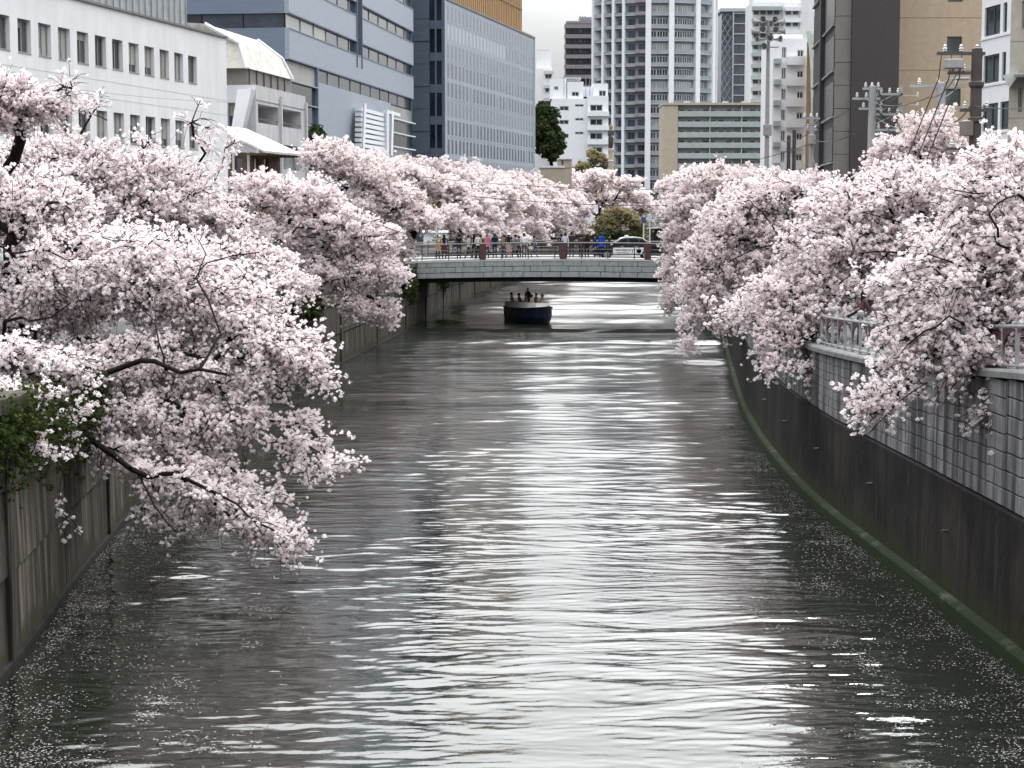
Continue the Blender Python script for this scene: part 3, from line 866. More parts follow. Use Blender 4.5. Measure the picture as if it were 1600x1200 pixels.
    k2=rng.choice(sel,n_cl-nt_); t2=rng.random((n_cl-nt_,1))
    q2=P[par[k2]]+(P[k2]-P[par[k2]])*t2+rng.normal(0,.04+size*.7,(n_cl-nt_,3))
    Q=np.concatenate([q,q2]) if not bb.any() else q
    # whole boughs differ a little in how pink they are
    grp=np.sin(Q[:,0]*1.1+seed)*np.sin(Q[:,1]*.9)*np.sin(Q[:,2]*1.7)*.22
    tint=np.clip(pink+grp+rng.normal(0,.22,len(Q)),0,1)
    sz=size*rng.uniform(.6,1.35,len(Q))
    scatter(crown,Q-base,sz,tint,TM[lod],M[material],root,seed)
    return root

def wpad(x,y,z,rx,ry,rz,w=1.0): return dict(c=(x,y,z),r=(rx,ry,rz),w=w,tilt=0.0,bare=0)
def limb(r,*pts): return dict(r=r,p=[tuple(W(*p)) for p in pts])
def pad(px,py,Y,rx,ry,rz,w=1.0,tilt=0.0,bare=0):
    return dict(c=tuple(W(px,py,Y)),r=(rx,ry,rz),w=w,tilt=tilt,bare=bare)

# -- left bank
cherry('cherry_tree','large white cherry tree whose lowest boughs droop down to the water',(-12.3,44,4.35),(-11.9,43.6,7.0),[
    pad(40,470,43.5,2.1,2.0,.95),pad(150,420,43,1.9,1.9,1.0),pad(40,330,45,1.6,1.8,1.0),
    pad(250,430,42.5,1.9,1.8,1.0),pad(340,470,42,1.6,1.7,.85,tilt=-.15),pad(430,530,41,1.1,1.3,.5,tilt=-.3),
    pad(480,575,40.5,.50,.7,.28,tilt=-.2),pad(90,560,42,1.7,1.5,.5),pad(230,560,41,1.6,1.5,.55),pad(360,580,40.5,1.2,1.2,.45),
    pad(250,645,40,1.25,1.2,.42,tilt=-.25),pad(345,650,39.8,1.0,1.0,.4),pad(170,660,40,.8,1.0,.3,tilt=-.3),
    pad(310,715,39.2,.95,.9,.36,tilt=-.35),pad(390,775,38.6,.75,.7,.30,tilt=-.4),pad(430,815,38.2,.5,.6,.22,tilt=-.4),
    pad(455,690,39.8,.75,.6,.14,w=.7),pad(500,722,39.6,.55,.4,.09,w=.6),pad(455,655,40,.6,.5,.14,w=.6),wpad(-14.6,43.5,8.4,1.9,2.1,.9,.5),wpad(-15.5,46,9.2,1.8,1.8,.8,.5),pad(330,805,38.8,.6,.6,.22,w=.55),
    pad(60,800,36.6,.9,.5,.35,w=.15),pad(30,690,33.5,.5,.4,.3,w=1.2),pad(80,655,36.0,.6,.4,.3,w=1.6),pad(20,620,34.0,.7,.5,.2,w=2.2),pad(60,575,36.5,.9,.6,.3,w=2.0),pad(10,560,36,.6,.6,.3,w=1.6),pad(255,745,38.2,.8,.6,.3,tilt=-.3),pad(330,770,37.8,.8,.6,.3,tilt=-.35,w=1.1),pad(400,815,37.4,.6,.5,.26,tilt=-.35,w=1.3),pad(445,845,37.2,.35,.4,.16,tilt=-.3,w=1.3),pad(250,800,38,.6,.5,.25,w=.5),pad(180,700,38.6,.6,.5,.2,w=.8),
    ],1950,6,76000,.041,21,sprigs=110,sprig_s=1.0,trunk_r=.30,pink=.2,limbs=[
    limb(.10,(5,600,41.5),(60,611,40),(120,606,39.2),(165,582,38.8),(215,556,38.5),(262,578,38.3),(310,580,38.2),(355,584,38.2)),
    limb(.07,(62,613,40),(100,648,38.8),(150,690,38.0),(205,732,37.6),(255,744,37.5),(300,750,37.3),(370,790,37.0),(425,828,36.9)),
    limb(.055,(5,505,41.5),(50,493,40.5),(110,478,40)),limb(.03,(262,578,38.3),(247,535,38.6),(238,500,39),(208,455,39.6)),
    limb(.028,(5,395,42.5),(50,393,42),(105,405,41.8),(180,408,41.5)),limb(.032,(340,520,39),(310,432,40),(325,408,40),(400,392,39.8)),limb(.022,(310,432,40),(318,400,40.2),(305,365,40.5)),
    limb(.03,(210,735,37.6),(240,790,37.3),(275,835,37.2)),limb(.022,(10,700,36.8),(60,770,36.4),(105,815,36.2),(125,828,36.0))])
cherry('cherry_tree','broad white cherry tree in front of the white office windows',(-13.4,60,4.2),(-13.0,59.6,6.6),[
    pad(50,258,58,1.7,2,.75),pad(160,268,58,1.6,2,.75),pad(255,282,58,1.5,2,.8),pad(100,310,57.5,2.2,2.4,.9),
    pad(230,330,57,2.0,2.2,1.0),pad(310,330,57,1.3,1.8,.8),pad(330,400,56.5,1.7,1.8,.9),pad(410,420,56,1.1,1.4,.7,tilt=-.2),pad(450,450,55.5,.7,.9,.45),
    pad(210,228,58,.8,.8,.28,w=.4),pad(120,222,58,.8,.8,.25,w=.4),
    pad(300,190,57.5,.55,.8,.75,w=.25,bare=1),pad(150,165,58,.9,.8,.35,w=.2,bare=1),pad(345,240,57.5,.5,.6,.6,w=.2,bare=1),
    ],1250,6,36000,.050,22,sprigs=80,sprig_s=1.3,trunk_r=.3,pink=.30)
cherry('cherry_tree','thin pink blossom bough reaching in high before the office windows',(-14.4,50,4.25),(-13.9,50,8.6),[
    pad(-30,150,49,1.2,1.2,.5),pad(25,150,49,.75,.9,.36,tilt=-.1),pad(70,165,49,.5,.7,.2,tilt=-.1),pad(105,135,49,.5,.5,.35,w=.3,bare=1),pad(20,185,49,.7,.7,.16)],
    260,6,8500,.045,23,trunk_r=.16,pink=.5)
cherry('cherry_tree','cherry tree leaning low over the concrete wall beyond the largest one',(-12.6,87,4.2),(-12.1,86.5,6.6),[
    pad(410,300,87,1.5,2.2,.9),pad(480,310,87,1.7,2.4,1.0),pad(440,370,86,1.8,2.2,1.0),pad(530,360,86,1.7,2.2,1.1),
    pad(500,420,85.5,1.6,1.9,.9),pad(570,420,85.5,1.35,1.7,.95),pad(610,420,85.5,.85,1.2,.7,tilt=-.3),pad(560,475,85,1.2,1.3,.6,tilt=-.25),
    pad(605,490,85,.55,.8,.65),pad(470,465,85.5,1.0,1.3,.4),pad(590,370,86,1.1,1.6,.7,tilt=-.2)],
    1000,6,27000,.062,24,sprigs=45,sprig_s=1.6,lod='mid',trunk_r=.3,pink=.45,twig_len=.6,twig_r=.010)
cherry('cherry_tree','dusky pink cherry tree behind the near end of the bridge railing',(-11.5,113,4.2),(-10.9,112.5,7.0),[
    pad(520,250,113,2.0,2.4,1.0,tilt=-.1),pad(570,275,113,2.0,2.4,1.0,tilt=-.2),pad(620,310,113,1.8,2.2,1.0,tilt=-.3),pad(550,330,112,2.2,2.2,1.0),
    pad(660,340,112,1.2,1.7,.6,tilt=-.35),pad(605,370,112,1.2,1.8,.8),pad(622,392,112,.6,1.1,.6),pad(500,235,114,.9,1.2,.5)],
    850,6,26000,.072,25,lod='mid',material='blossom_pink',trunk_r=.3,pink=.45,twig_len=.75,twig_r=.013)
far_left=[(146,-8.2,13.3,660,300,'pale cherry tree just beyond the left end of the bridge'),
          (163,-6.2,13.2,735,285,'cherry tree under the dark edge of the slate tower'),
          (182,-3.6,13.0,790,290,'cherry tree in front of the silver facade'),
          (203,-.8,12.6,845,295,'cherry tree before the right edge of the silver facade'),
          (228,2.6,12.6,885,305,'cherry tree overhanging the water beside the cream hut'),]
for k,(Y,xb,zt,px,py,lab) in enumerate(far_left):
    zt=zat(238+k*7,Y)
    pp=[]
    for q in range(8):
        t=q/7; cx=xb+(-3.0+8.8*t); rise=1-.55*t*t
        pp.append(dict(c=(cx,Y+NR.uniform(-2,2),5.5+(zt-6.3)*rise*NR.uniform(.8,1.0)),r=(1.9,2.2,1.1),w=1,tilt=-.25*t))
        pp.append(dict(c=(cx+NR.uniform(-1,1),Y+NR.uniform(-3,0),4.6+(zt-6.3)*rise*NR.uniform(.35,.6)),r=(1.7,2.0,1.0),w=.9,tilt=-.3*t))
    cherry('cherry_tree',lab,(xb,Y,4.2),(xb+.4,Y,6.5),pp,540,5,12500,.115,40+k,lod='far',material='blossom_pink',trunk_r=.32,pink=.25+.1*(k%2),twig_len=.9,twig_r=.018)
far_mid=[(262,12.5,960,290,'small distant cherry tree right of the cream hut'),(285,20,1010,300,'small distant cherry tree below the round tower'),(310,29,1060,298,'farthest cherry tree below the beige apartment block')]
for k,(Y,xb,px,py,lab) in enumerate(far_mid):
    pp=[]
    for q in range(9):
        pp.append(dict(c=(xb+NR.uniform(-5,5),Y+NR.uniform(-3,3),zat(py,Y)+NR.uniform(-2.4,1.2)),r=(2.4,2.4,1.1),w=1,tilt=0))
    cherry('cherry_tree',lab,(xb,Y,4.15),(xb,Y,6.3),pp,380,4,7500,.15,60+k,lod='far',material='blossom_pink',trunk_r=.3,pink=.35,twig_len=1.1,twig_r=.022)

# -- right bank
cherry('cherry_tree','nearest white cherry tree hanging big bunches over the panelled wall',(12.6,36,4.8),(12.2,36,7.3),[
    pad(1590,330,37,1.3,1.8,.9),pad(1540,380,36.5,1.3,1.7,.7),pad(1600,430,36,1.2,1.5,.6),pad(1500,440,36,1.2,1.5,.6,tilt=.15),pad(1580,500,35.5,1.0,1.2,.5),
    pad(1470,500,35.5,.8,1.0,.4,tilt=.2),pad(1530,545,35,.7,.8,.35),pad(1430,560,35,.55,.6,.30,tilt=.3),pad(1400,615,34.6,.5,.5,.24,tilt=.3),pad(1365,635,34.4,.3,.3,.18,tilt=.3,w=2.5),
    pad(1590,570,34.6,.45,.5,.28),pad(1500,570,34.8,.5,.5,.22),pad(1555,640,34.2,.3,.35,.22,w=.5),pad(1590,620,34,.3,.3,.2,w=.6),
    pad(1590,260,38,1.2,1.4,.5),pad(1450,520,35.4,.7,.8,.3),pad(1500,500,35.6,.8,.9,.4),pad(1440,450,36.5,.9,1.2,.5),pad(1560,540,35,.6,.7,.35),wpad(12.6,36.6,8.9,1.9,2.0,.8,.7),wpad(14.6,37.5,8.5,1.8,2.0,.8,.7),wpad(13.6,34.2,8.4,1.6,1.6,.7,.6)],
    1300,6,37000,.047,31,sprigs=45,sprig_s=1.0,trunk_r=.3,pink=.25,limbs=[limb(.04,(1620,400,35.5),(1568,388,34.8),(1543,336,34.8),(1575,308,34.9),(1610,318,35)),
    limb(.035,(1600,430,35.5),(1520,420,35),(1450,400,35)),limb(.028,(1560,520,34.8),(1480,500,34.4),(1440,520,34.2),(1400,560,34.0))])
cherry('cherry_tree','broad cherry tree over the arched railing on the right walkway',(12.8,53,4.15),(12.3,52.6,6.9),[
    pad(1330,330,54,1.5,2,.8,tilt=.1),pad(1420,310,54,1.6,2,.9),pad(1500,330,53.5,1.6,2,1.0),pad(1300,390,53,1.4,1.8,.8),pad(1390,390,53,1.6,1.9,.9),pad(1470,400,52.5,1.5,1.7,.8),
    pad(1280,450,52.5,1.2,1.5,.6,tilt=.2),pad(1370,450,52,1.3,1.5,.55),pad(1440,470,51.5,1.0,1.2,.45),pad(1230,490,52,.9,1.1,.45,tilt=.3),pad(1300,480,51.5,.9,1,.35),
    pad(1200,530,51.5,.5,.6,.35,tilt=.3,w=.8),pad(1210,570,51,.3,.35,.2,w=.5),pad(1280,575,50.5,.5,.5,.16,w=.6),pad(1330,550,50.5,.5,.5,.18,w=.6),pad(1250,500,52,.9,1,.38),pad(1180,485,54,1.0,1.2,.45),pad(1230,455,53,1.2,1.4,.6),pad(1235,525,51.5,.6,.7,.28),pad(1400,520,50.5,.6,.7,.22,w=.7)],
    1300,6,37000,.052,32,sprigs=75,sprig_s=1.2,trunk_r=.3,pink=.3,limbs=[limb(.08,(1480,430,52.5),(1400,455,51.2),(1381,468,50.6),(1320,493,50),(1290,510,49.8)),
    limb(.05,(1460,390,52),(1400,389,51),(1340,400,51)),limb(.04,(1400,380,52),(1350,419,50.8),(1310,444,50.6)),limb(.04,(1500,330,52.5),(1420,350,51.5),(1350,330,52))])
cherry('cherry_tree','tall cherry tree standing among the utility poles',(16.4,64,4.1),(16.2,64,7.4),[
    pad(1450,215,64,.9,1.4,.8),pad(1410,245,64,1.0,1.5,.7),pad(1500,250,64,1.4,1.7,.8),pad(1560,265,63,1.2,1.5,.7),pad(1445,275,63.5,1.5,1.7,.7),pad(1380,285,63.5,.8,1.2,.5),pad(1530,300,63,1.6,1.6,.6)],
    560,6,17000,.058,33,trunk_r=.26,pink=.45,material='blossom_pink')
cherry('cherry_tree','cherry tree with boughs bent down in front of the right end of the bridge',(14.6,78,4.1),(14.0,77.5,6.8),[
    pad(1190,310,79,1.6,2.2,.9,tilt=.1),pad(1260,300,79,1.6,2.2,.8),pad(1140,340,78,1.5,2,.9,tilt=.3),pad(1210,370,78,1.8,2.1,.9),pad(1110,390,77.5,1.2,1.7,.8,tilt=.35),pad(1180,420,77,1.6,1.9,.8),
    pad(1095,440,77,1.0,1.4,.7,tilt=.3),pad(1150,470,76.5,1.2,1.5,.6,tilt=.2),pad(1085,490,76.5,.6,.9,.5),pad(1140,505,76,.6,.8,.4),pad(1075,535,76,.35,.6,.35,w=.6),pad(1240,440,77,1.3,1.6,.7)],
    1100,6,29000,.060,34,sprigs=55,sprig_s=1.5,lod='mid',limbs=[limb(.07,(1290,360,78),(1222,381,75.8),(1180,390,75.2),(1137,408,75)),limb(.05,(1220,380,75.9),(1190,330,76),(1170,310,76.5)),limb(.05,(1260,420,77),(1200,440,75.4),(1140,450,75))],trunk_r=.3,pink=.38,twig_len=.6,twig_r=.010)
cherry('cherry_tree','pinker cherry tree on the right bank reaching towards the parked taxi',(16.8,104,4.1),(16.2,103.5,6.8),[
    pad(1110,285,106,2.0,2.4,.9),pad(1160,290,106,1.8,2.4,.9),pad(1080,320,105,1.5,2,.9,tilt=.2),pad(1130,340,105,2.0,2.2,1.0),pad(1070,370,104,1.2,1.8,.9,tilt=.25),pad(1060,420,104,.9,1.4,1.0),pad(1110,410,104,1.5,1.8,1.0),pad(1200,290,106,1.6,2,.8),pad(1050,460,103.5,.6,1.1,.6)],
    800,6,23000,.074,35,lod='mid',trunk_r=.3,pink=.5,twig_len=.7,twig_r=.012,material='blossom_pink')
cherry('cherry_tree','cherry tree past the bridge behind the two white poles',(19,150,4.1),(18.6,150,6.8),[
    pad(1090,285,150,2.4,2.6,1.0),pad(1130,300,150,2.6,2.6,1.2),pad(1060,330,150,1.6,2,1.2),pad(1100,350,150,2.2,2.2,1.3)],
    420,4,9000,.115,36,lod='far',trunk_r=.3,pink=.4,twig_len=.9,twig_r=.018,material='blossom_pink')

# -- green trees and ivy
def leafy(name,label,base,pads,n,size,seed,material,trunk_r=.2,fork_h=1.5,group=None,cat='tree',droop=.2,tl=.6,crown='crown'):
    return cherry(name,label,base,(base[0],base[1],base[2]+fork_h),pads,max(60,n//30),5,n,size,seed,lod='leaf',material=material,trunk_r=trunk_r,group=group,cat=cat,droop=droop,twig_len=tl,twig_r=.012,crown=crown)
leafy('evergreen_tree','dark round evergreen tree beside the white stepped apartments',(xat(856,300),300,4.15),[pad(853,205,300,2.0,2.4,4.2),pad(848,180,300,1.4,1.6,2.2),pad(862,225,300,1.8,2,2.6)],5200,.30,71,'leaf_dark',.3,3)
leafy('evergreen_tree','dark evergreen shrub against the concrete balcony building',(xat(497,127),127,4.2),[pad(494,228,127,.6,1,1.1),pad(500,250,127,.8,1,1.2)],1600,.14,72,'leaf_dark',.12,3)
leafy('willow_tree','yellow green tree just past the bridge hanging behind the walkers',(xat(700,152),152,4.2),[pad(698,330,152,1.1,1.5,1.8),pad(715,350,152,.7,1.2,1.3),pad(690,355,152,.8,1,1.0)],2600,.13,73,'leaf_spring',.15,2,droop=1.0,tl=1.3)
leafy('willow_tree','bushy olive green tree hanging low over the far bend',(xat(955,255),255,4.15),[pad(950,352,255,1.6,2.0,1.5),pad(925,364,255,.9,1.6,1.0),pad(988,345,255,1.6,1.8,.8),pad(965,332,255,1.9,2,.5),pad(1000,358,255,1.0,1.6,1.0)],3000,.16,74,'leaf_spring',.25,2,droop=1.0,tl=1.6)
leafy('garden_tree','dark green shrub hanging below the willow at the bend',(xat(955,248),248,4.15),[pad(945,372,248,1.7,1.8,.8),pad(975,370,248,1.6,1.8,.7)],1300,.18,75,'leaf_dark',.2,1)
leafy('garden_tree','bare brownish tree below the white stepped apartments',(xat(932,320),320,4.15),[pad(930,245,320,1.6,2,1.6),pad(945,255,320,1.2,1.6,1.4),pad(912,262,320,1.8,2,1.0)],1500,.22,76,'leaf_spring',.2,2)
def ivy(label,pads,n,size,seed,loc):
    o=thing('ivy',label,'ivy',loc,0,'ivy hanging on the left river wall')
    rng=np.random.default_rng(seed); pos=[]
    for (c,r) in pads:
        q=rng.normal(0,.5,(n//len(pads),3))*np.array(r)+np.array(c); pos.append(q)
    pos=np.concatenate(pos); 
    s=scatter('leaves',pos-np.array(loc),size*rng.uniform(.6,1.3,len(pos)),rng.random(len(pos)),TM['leaf'],M['leaf_ivy'],o,seed); s['kind']='stuff'
    c=MB()
    for k in range(14):
        p=pos[rng.integers(len(pos))]-np.array(loc); c.tube([p,p+np.array([.15,.2,-.5]),p+np.array([.1,.1,-1.0])],.012,3)
    c.obj('stem',M['twig'],parent=o)['kind']='stuff'
def LWp(Y,z,o=.1): return (XL(Y)+o,Y,z)
ivy('dark green ivy spilling over the wall under the largest cherry tree',[(LWp(37,3.9),(.5,2.4,.7)),(LWp(39,3.4),(.45,2.0,.9)),(LWp(34.5,3.7),(.35,2.0,.8)),(LWp(31.5,4.0),(.3,2.0,.7)),(LWp(41,4.0),(.5,2.2,.4))],3000,.058,81,LWp(38,4.3))
ivy('small patch of ivy on the wall behind the drooping boughs',[(LWp(80,3.9),(.5,2.4,.6)),(LWp(84,3.5),(.4,1.6,.8)),(LWp(77,4.3,-.2),(.6,2,.5))],1800,.10,82,LWp(80,4.2))
for k,(Y,zz,lab) in enumerate([(118,3.2,'ivy trails just before the bridge abutment'),(140,3.0,'ivy trails on the wall seen under the bridge'),(152,3.2,'olive ivy farthest along the wall under the bridge')]):
    ivy(lab,[(LWp(Y,zz),(.4,2.4,.9)),(LWp(Y+3,zz-.3),(.3,1.6,1.0))],900,.12,83+k,LWp(Y,zz))

# fallen petals floating in rafts and lines near both walls
def petals():
    rng=np.random.default_rng(9); xs_=[];ys_=[]
    px_=[p[0] for p in LPTS]
    def edge(y,left):
        P_=LPTS if left else RPTS
        return np.interp(y,[p[0] for p in P_],[p[1] for p in P_])
    for k in range(300):
        left=rng.random()<.55
        y0=25+62*rng.random()**1.25
        d0=abs(rng.normal(0,1.0))*2.0+.15 if rng.random()<.72 else rng.uniform(.1,.4)
        n=int(rng.integers(15,110)); sx,sy=rng.uniform(.08,.4),rng.uniform(.1,.5)
        if d0<.45: sx,sy=.10,rng.uniform(.8,2.2)
        y=y0+rng.normal(0,sy,n); d=d0+rng.normal(0,sx,n)
        x=edge(y,left)+(.15+np.abs(d) if left else -.42-np.abs(d))
        xs_.append(x);ys_.append(y)
    n=26000; left=rng.random(n)<.5; y=25+60*rng.random(n)**1.3; d=np.abs(rng.normal(0,1,n))*1.7
    drift=np.sin(y*.9+d*2.1)+np.sin(y*2.3-d*1.2)+rng.normal(0,.7,n)>-.2
    xs_.append(np.where(left,edge(y,True)+.15+d,edge(y,False)-.42-d)[drift]);ys_.append(y[drift]); nf=drift.sum()
    x=np.concatenate(xs_);y=np.concatenate(ys_); keep=y>24; x,y=x[keep],y[keep]; n=len(x)
    a=rng.uniform(0,6.28,n); s=.006+.019*rng.random(n)**1.8
    V=np.zeros((n,4,3))
    for k,(ex,ey) in enumerate(((1,0),(0,.7),(-1,0),(0,-.7))):
        V[:,k,0]=x+(ex*np.cos(a)-ey*np.sin(a))*s; V[:,k,1]=y+(ex*np.sin(a)+ey*np.cos(a))*s
    V[:,:,2]=(0.035+rng.uniform(0,.01,n))[:,None]
    o=put('fallen_petals',np_mesh('fallen_petals',V.reshape(-1,3),np.arange(4*n).reshape(-1,4),[M['petal']]))
    tag(o,'pale fallen petals drifting on the water along both walls','petals',kind='stuff')
petals()
# ------------------------------------------------------------------ buildings
GZ=4.15
def building(name,label,px,Y,vp=None,cat='building',group=None,z=None):
    """an Empty at a building's corner; local x to the right, local y away along the street"""
    th=math.atan((vp-800)/F) if vp is not None else 0.0
    o=thing(name,label,cat,(xat(px,Y),Y,GZ if z is None else z),-th,group)
    o['_th']=th
    return o
def lz(o,py,Y): return zat(py,Y)-o.location.z
def ly(o,px):
    """local y on the plane x=0 where the building's street face crosses photo column px"""
    th=o['_th']; X0,Y0=o.location.x,o.location.y
    k=xat(px,1.0)             # X per unit Y along that column
    # X0+t sin = k (Y0 + t cos)
    return (k*Y0-X0)/(math.sin(th)-k*math.cos(th))
def fin(o):
    del o['_th']
WC={}
def win_mesh(w,h,style,fr,gl):
    key=(round(w,3),round(h,3),style,fr,gl)
    if key in WC: return WC[key]
    t=.05 if style!='big' else .07
    mb=MB()
    mb.box((-w/2,-.04,0),(-w/2+t,.04,h)); mb.box((w/2-t,-.04,0),(w/2,.04,h))
    mb.box((-w/2+t,-.04,0),(w/2-t,.04,t)); mb.box((-w/2+t,-.04,h-t),(w/2-t,.04,h))
    if style in('sash','big'): mb.box((.02,-.045,t),(.02+t,.035,h-t))
    if style=='grid':
        for q in (1,2): mb.box((-w/2+t,-.035,h*q/3-.02),(w/2-t,.035,h*q/3+.02))
    f=mb.mesh('window',M[fr])
    p=MB().box((-w/2+t*.6,.0,t*.6),(w/2-t*.6,.02,h-t*.6)).mesh('pane',M[gl])
    WC[key]=(f,p); return f,p
def window(o,loc,rz,w,h,style='sash',fr='frame_grey',gl='glass'):
    f,p=win_mesh(w,h,style,fr,gl)
    a=put('window',f,o,loc,(0,0,rz)); put('pane',p,a); return a
FW={}
def far_window(o,loc,rz,w,h,fr='frame_white',gl='glass',mull=1):
    """one small far window: frame and glass in one mesh"""
    key=(round(w,2),round(h,2),fr,gl,mull)
    if key not in FW:
        mb=MB(); t=.10
        mb.box((-w/2,-.05,0),(-w/2+t,.05,h)); mb.box((w/2-t,-.05,0),(w/2,.05,h)); mb.box((-w/2+t,-.05,0),(w/2-t,.05,t)); mb.box((-w/2+t,-.05,h-t),(w/2-t,.05,h))
        for k in range(mull):
            x=-w/2+w*(k+1)/(mull+1); mb.box((x-.05,-.05,t),(x+.05,.05,h-t))
        mb.box((-w/2+.03,0,.03),(w/2-.03,.03,h-.03),1)
        FW[key]=mb.mesh('window',M[fr],M[gl])
    return put('window',FW[key],o,loc,(0,0,rz))

# A. white office, street face towards the river
o=building('white_office','long white office block with two rows of square windows and grey seamed parapet',357,95,1380)
top=lz(o,60,95); L=62; Wd=16
WW,WH=1.13,1.34; P=1.79
yl=ly(o,304.5); rects=[]
z1=lz(o,131,90.2); z2=lz(o,234,90.2)
ys=[yl-P*k for k in range(15)]
for y in ys:
    for z in (z1,z2,z2-3.2): rects.append((y-WW/2,y+WW/2,z,z+WH))
mb=MB()
mb.wall(-L,0,0,top,rects,.26,lambda s,d,z:(-d,s,z))
mb.quad((0,0,0),(-Wd,0,0),(-Wd,0,top),(0,0,top)); mb.quad((-Wd,0,0),(-Wd,-L,0),(-Wd,-L,top),(-Wd,0,top)); mb.quad((-Wd,-L,0),(0,-L,0),(0,-L,top),(-Wd,-L,top))
mb.quad((0,0,top),(-Wd,0,top),(-Wd,-L,top),(0,-L,top))
mb.obj('wall',M['white_wall'],parent=o)
MB().box((-.35,-L,.0),(-.3,0,top-.3)).obj('inner_wall',M['dark_void'],parent=o)
gl=['glass_green','glass','glass_green','curtain','glass','glass_green','curtain']
for i,y in enumerate(ys):
    for r,z in enumerate((z1,z2,z2-3.2)):
        window(o,(-.20,y,z+.05),math.pi/2,WW-.02,WH-.07,'sash','frame_grey',gl[(i*3+r*2)%7])
        if R.random()<.55:
            bh=R.choice([.25,.4,.6,.85]); MB().box((-.195,y-WW/2+.06,z+WH-.08-bh),(-.185,y+(.0 if R.random()<.4 else WW/2-.06),z+WH-.08)).obj('blind',M['curtain' if R.random()<.6 else 'glass_pale'],parent=o)
        put('sill',WC.setdefault('silla',MB().box((-WW/2,-.24,0),(WW/2,.02,.045)).mesh('sill',M['frame_grey'])),o,(-.22,y,z),(0,0,math.pi/2))
MB().box((-.5,-L,top+.003),(.09,.05,top+.10)).obj('roof_edge',M['roof_trim'],parent=o)
yp0,yp1=ly(o,100)-8,ly(o,309)
hh=lz(o,10,92)-top+.25
pm=MB().box((-.04,-.345,0),(.0,.345,hh)).box((-.0,.30,0),(.06,.345,hh)).mesh('parapet_panel',M['zinc'])
n=int((yp1-yp0)/.72)
for k in range(n): put('parapet_panel',pm,o,(-.45,yp1-.36-.72*k,top+.10))
MB().box((-7,yp1-.72*n,top+.10),(-.5,yp1-.01,top+hh+.05)).obj('roof_house',M['zinc'],parent=o)
# horizontal control joints of the render
for z in (z1-.55,z2+WH+.55): MB().box((.0,-L,z),(.006,-.01,z+.02)).obj('joint',M['pale_concrete'],parent=o)
fin(o)

# C. small wooden house with a pale roof between the office and the balconies
o=building('wooden_house','small old wooden house with a pale sheet roof beside the white office',420,101,1380)
ev=lz(o,238,101); rg=lz(o,208,103)
mb=MB(); fx=lambda s,d,z:(s,d,z)
x0=-6.0; xr=-1.0
mb.wall(x0,xr,0,ev,[(-1.9,-1.45,ev-1.15,ev-.25),(-2.6,-2.15,ev-1.15,ev-.25)],.15,lambda s,d,z:(s,d,z))
mb.wall(0,5,0,ev,[(.6,1.4,ev-1.15,ev-.25),(2.2,3.0,ev-1.15,ev-.25)],.15,lambda s,d,z:(xr-d,s,z))
mb.obj('wall',M['wood'],parent=o)
MB().box((x0,.2,0),(xr-.2,5,ev-.02)).obj('interior',M['dark_void'],parent=o)
for x in (-1.68,-2.38): window(o,(x,.1,ev-1.13),0,.42,.86,'plain','wood','glass')
for y in (1.0,2.6): window(o,(xr-.1,y,ev-1.13),math.pi/2,.76,.86,'plain','wood','glass')
for x in (xr-.12,-1.98,-2.9): MB().box((x-.07,-.06,0),(x+.07,-.003,ev)).obj('timber_post',M['pale_concrete'],parent=o)
mb=MB(); mb.prism([(x0-.5,ev+.9),(-3.2,rg+.3),(.15,ev-.05),(.15,ev+.06),(-3.2,rg+.42),(x0-.5,ev+1.0)],'y',-.9,5.6); mb.obj('roof',M['tarp'],parent=o)
for k in range(9): MB().box((xr-.1,-.6+.7*k,ev-.16),(.1,-.52+.7*k,ev-.06)).obj('rafter',M['wood'],parent=o)
fin(o)

# B. concrete balcony building under a weathered mansard
o=building('balcony_building','concrete building with recessed balconies under a weathered pale mansard roof',402,112,1222)
Z=lambda py: lz(o,py,112)
L=ly(o,479); zt=Z(132.5); Wd=13
yb=[ly(o,p) for p in (405,437,442,472)]
za,zb=Z(191),Z(161.5); zc,zd=Z(262),Z(221)
rc=[(yb[0],yb[1],za,zb),(yb[2],yb[3],za,zb),(yb[0],yb[1],zc,zd),(yb[2],yb[3],zc,zd)]
mb=MB(); mb.wall(0,L,0,zt,rc,1.3,lambda s,d,z:(-d,s,z))
fw=[(-1.75,-.95,Z(199),Z(160)),]
mb.wall(-Wd,0,0,zt,fw,.5,lambda s,d,z:(s,d,z))
mb.quad((0,L,0),(-Wd,L,0),(-Wd,L,zt),(0,L,zt)); mb.quad((0,0,zt),(-Wd,0,zt),(-Wd,L,zt),(0,L,zt))
mb.obj('wall',M['pale_concrete'],parent=o)
MB().box((-1.34,.2,0),(-1.3,L-.1,zt-.1)).obj('balcony_back_wall',M['concrete'],parent=o)
for (a,b2,c,d) in rc[:2]:
    window(o,(-1.25,a+.55,c+.02),math.pi/2,.8,d-c-.35,'plain','frame_dark','glass')
    MB().box((-.08,a+.02,c+.22),(-.03,b2-.02,c+.27)).obj('balcony_rail',M['frame_dark'],parent=o)
for (a,b2,c,d) in rc[2:]:
    window(o,(-.5,(a+b2)/2,c+.02),math.pi/2,b2-a-.06,d-c-.04,'big','frame_grey','glass_pale')
window(o,(-1.35,.42,Z(199)+.02),0,.78,(Z(160)-Z(199))*.48,'plain','frame_dark','glass_blue')
MB().box((-1.75,.4,Z(180)),(-.95,.44,Z(160))).obj('shutter',M['curtain'],parent=o)
for y in (yb[1]+(yb[2]-yb[1])/2,L-.05): MB().box((.003,y-.12,0),(.14,y+.12,zt-.4)).obj('pier',M['pale_concrete'],parent=o)
mb=MB(); mb.prism([(-.85,zt-.3),(.0,zt-.3),(-.62,Z(205)),(-1.3,Z(205))],'y',-.9,-.003); mb.obj('sloping_fin',M['white_clean'],parent=o)
MB().box((.003,.0,zt-.9),(.03,L,zt-.86)).obj('joint',M['concrete'],parent=o)
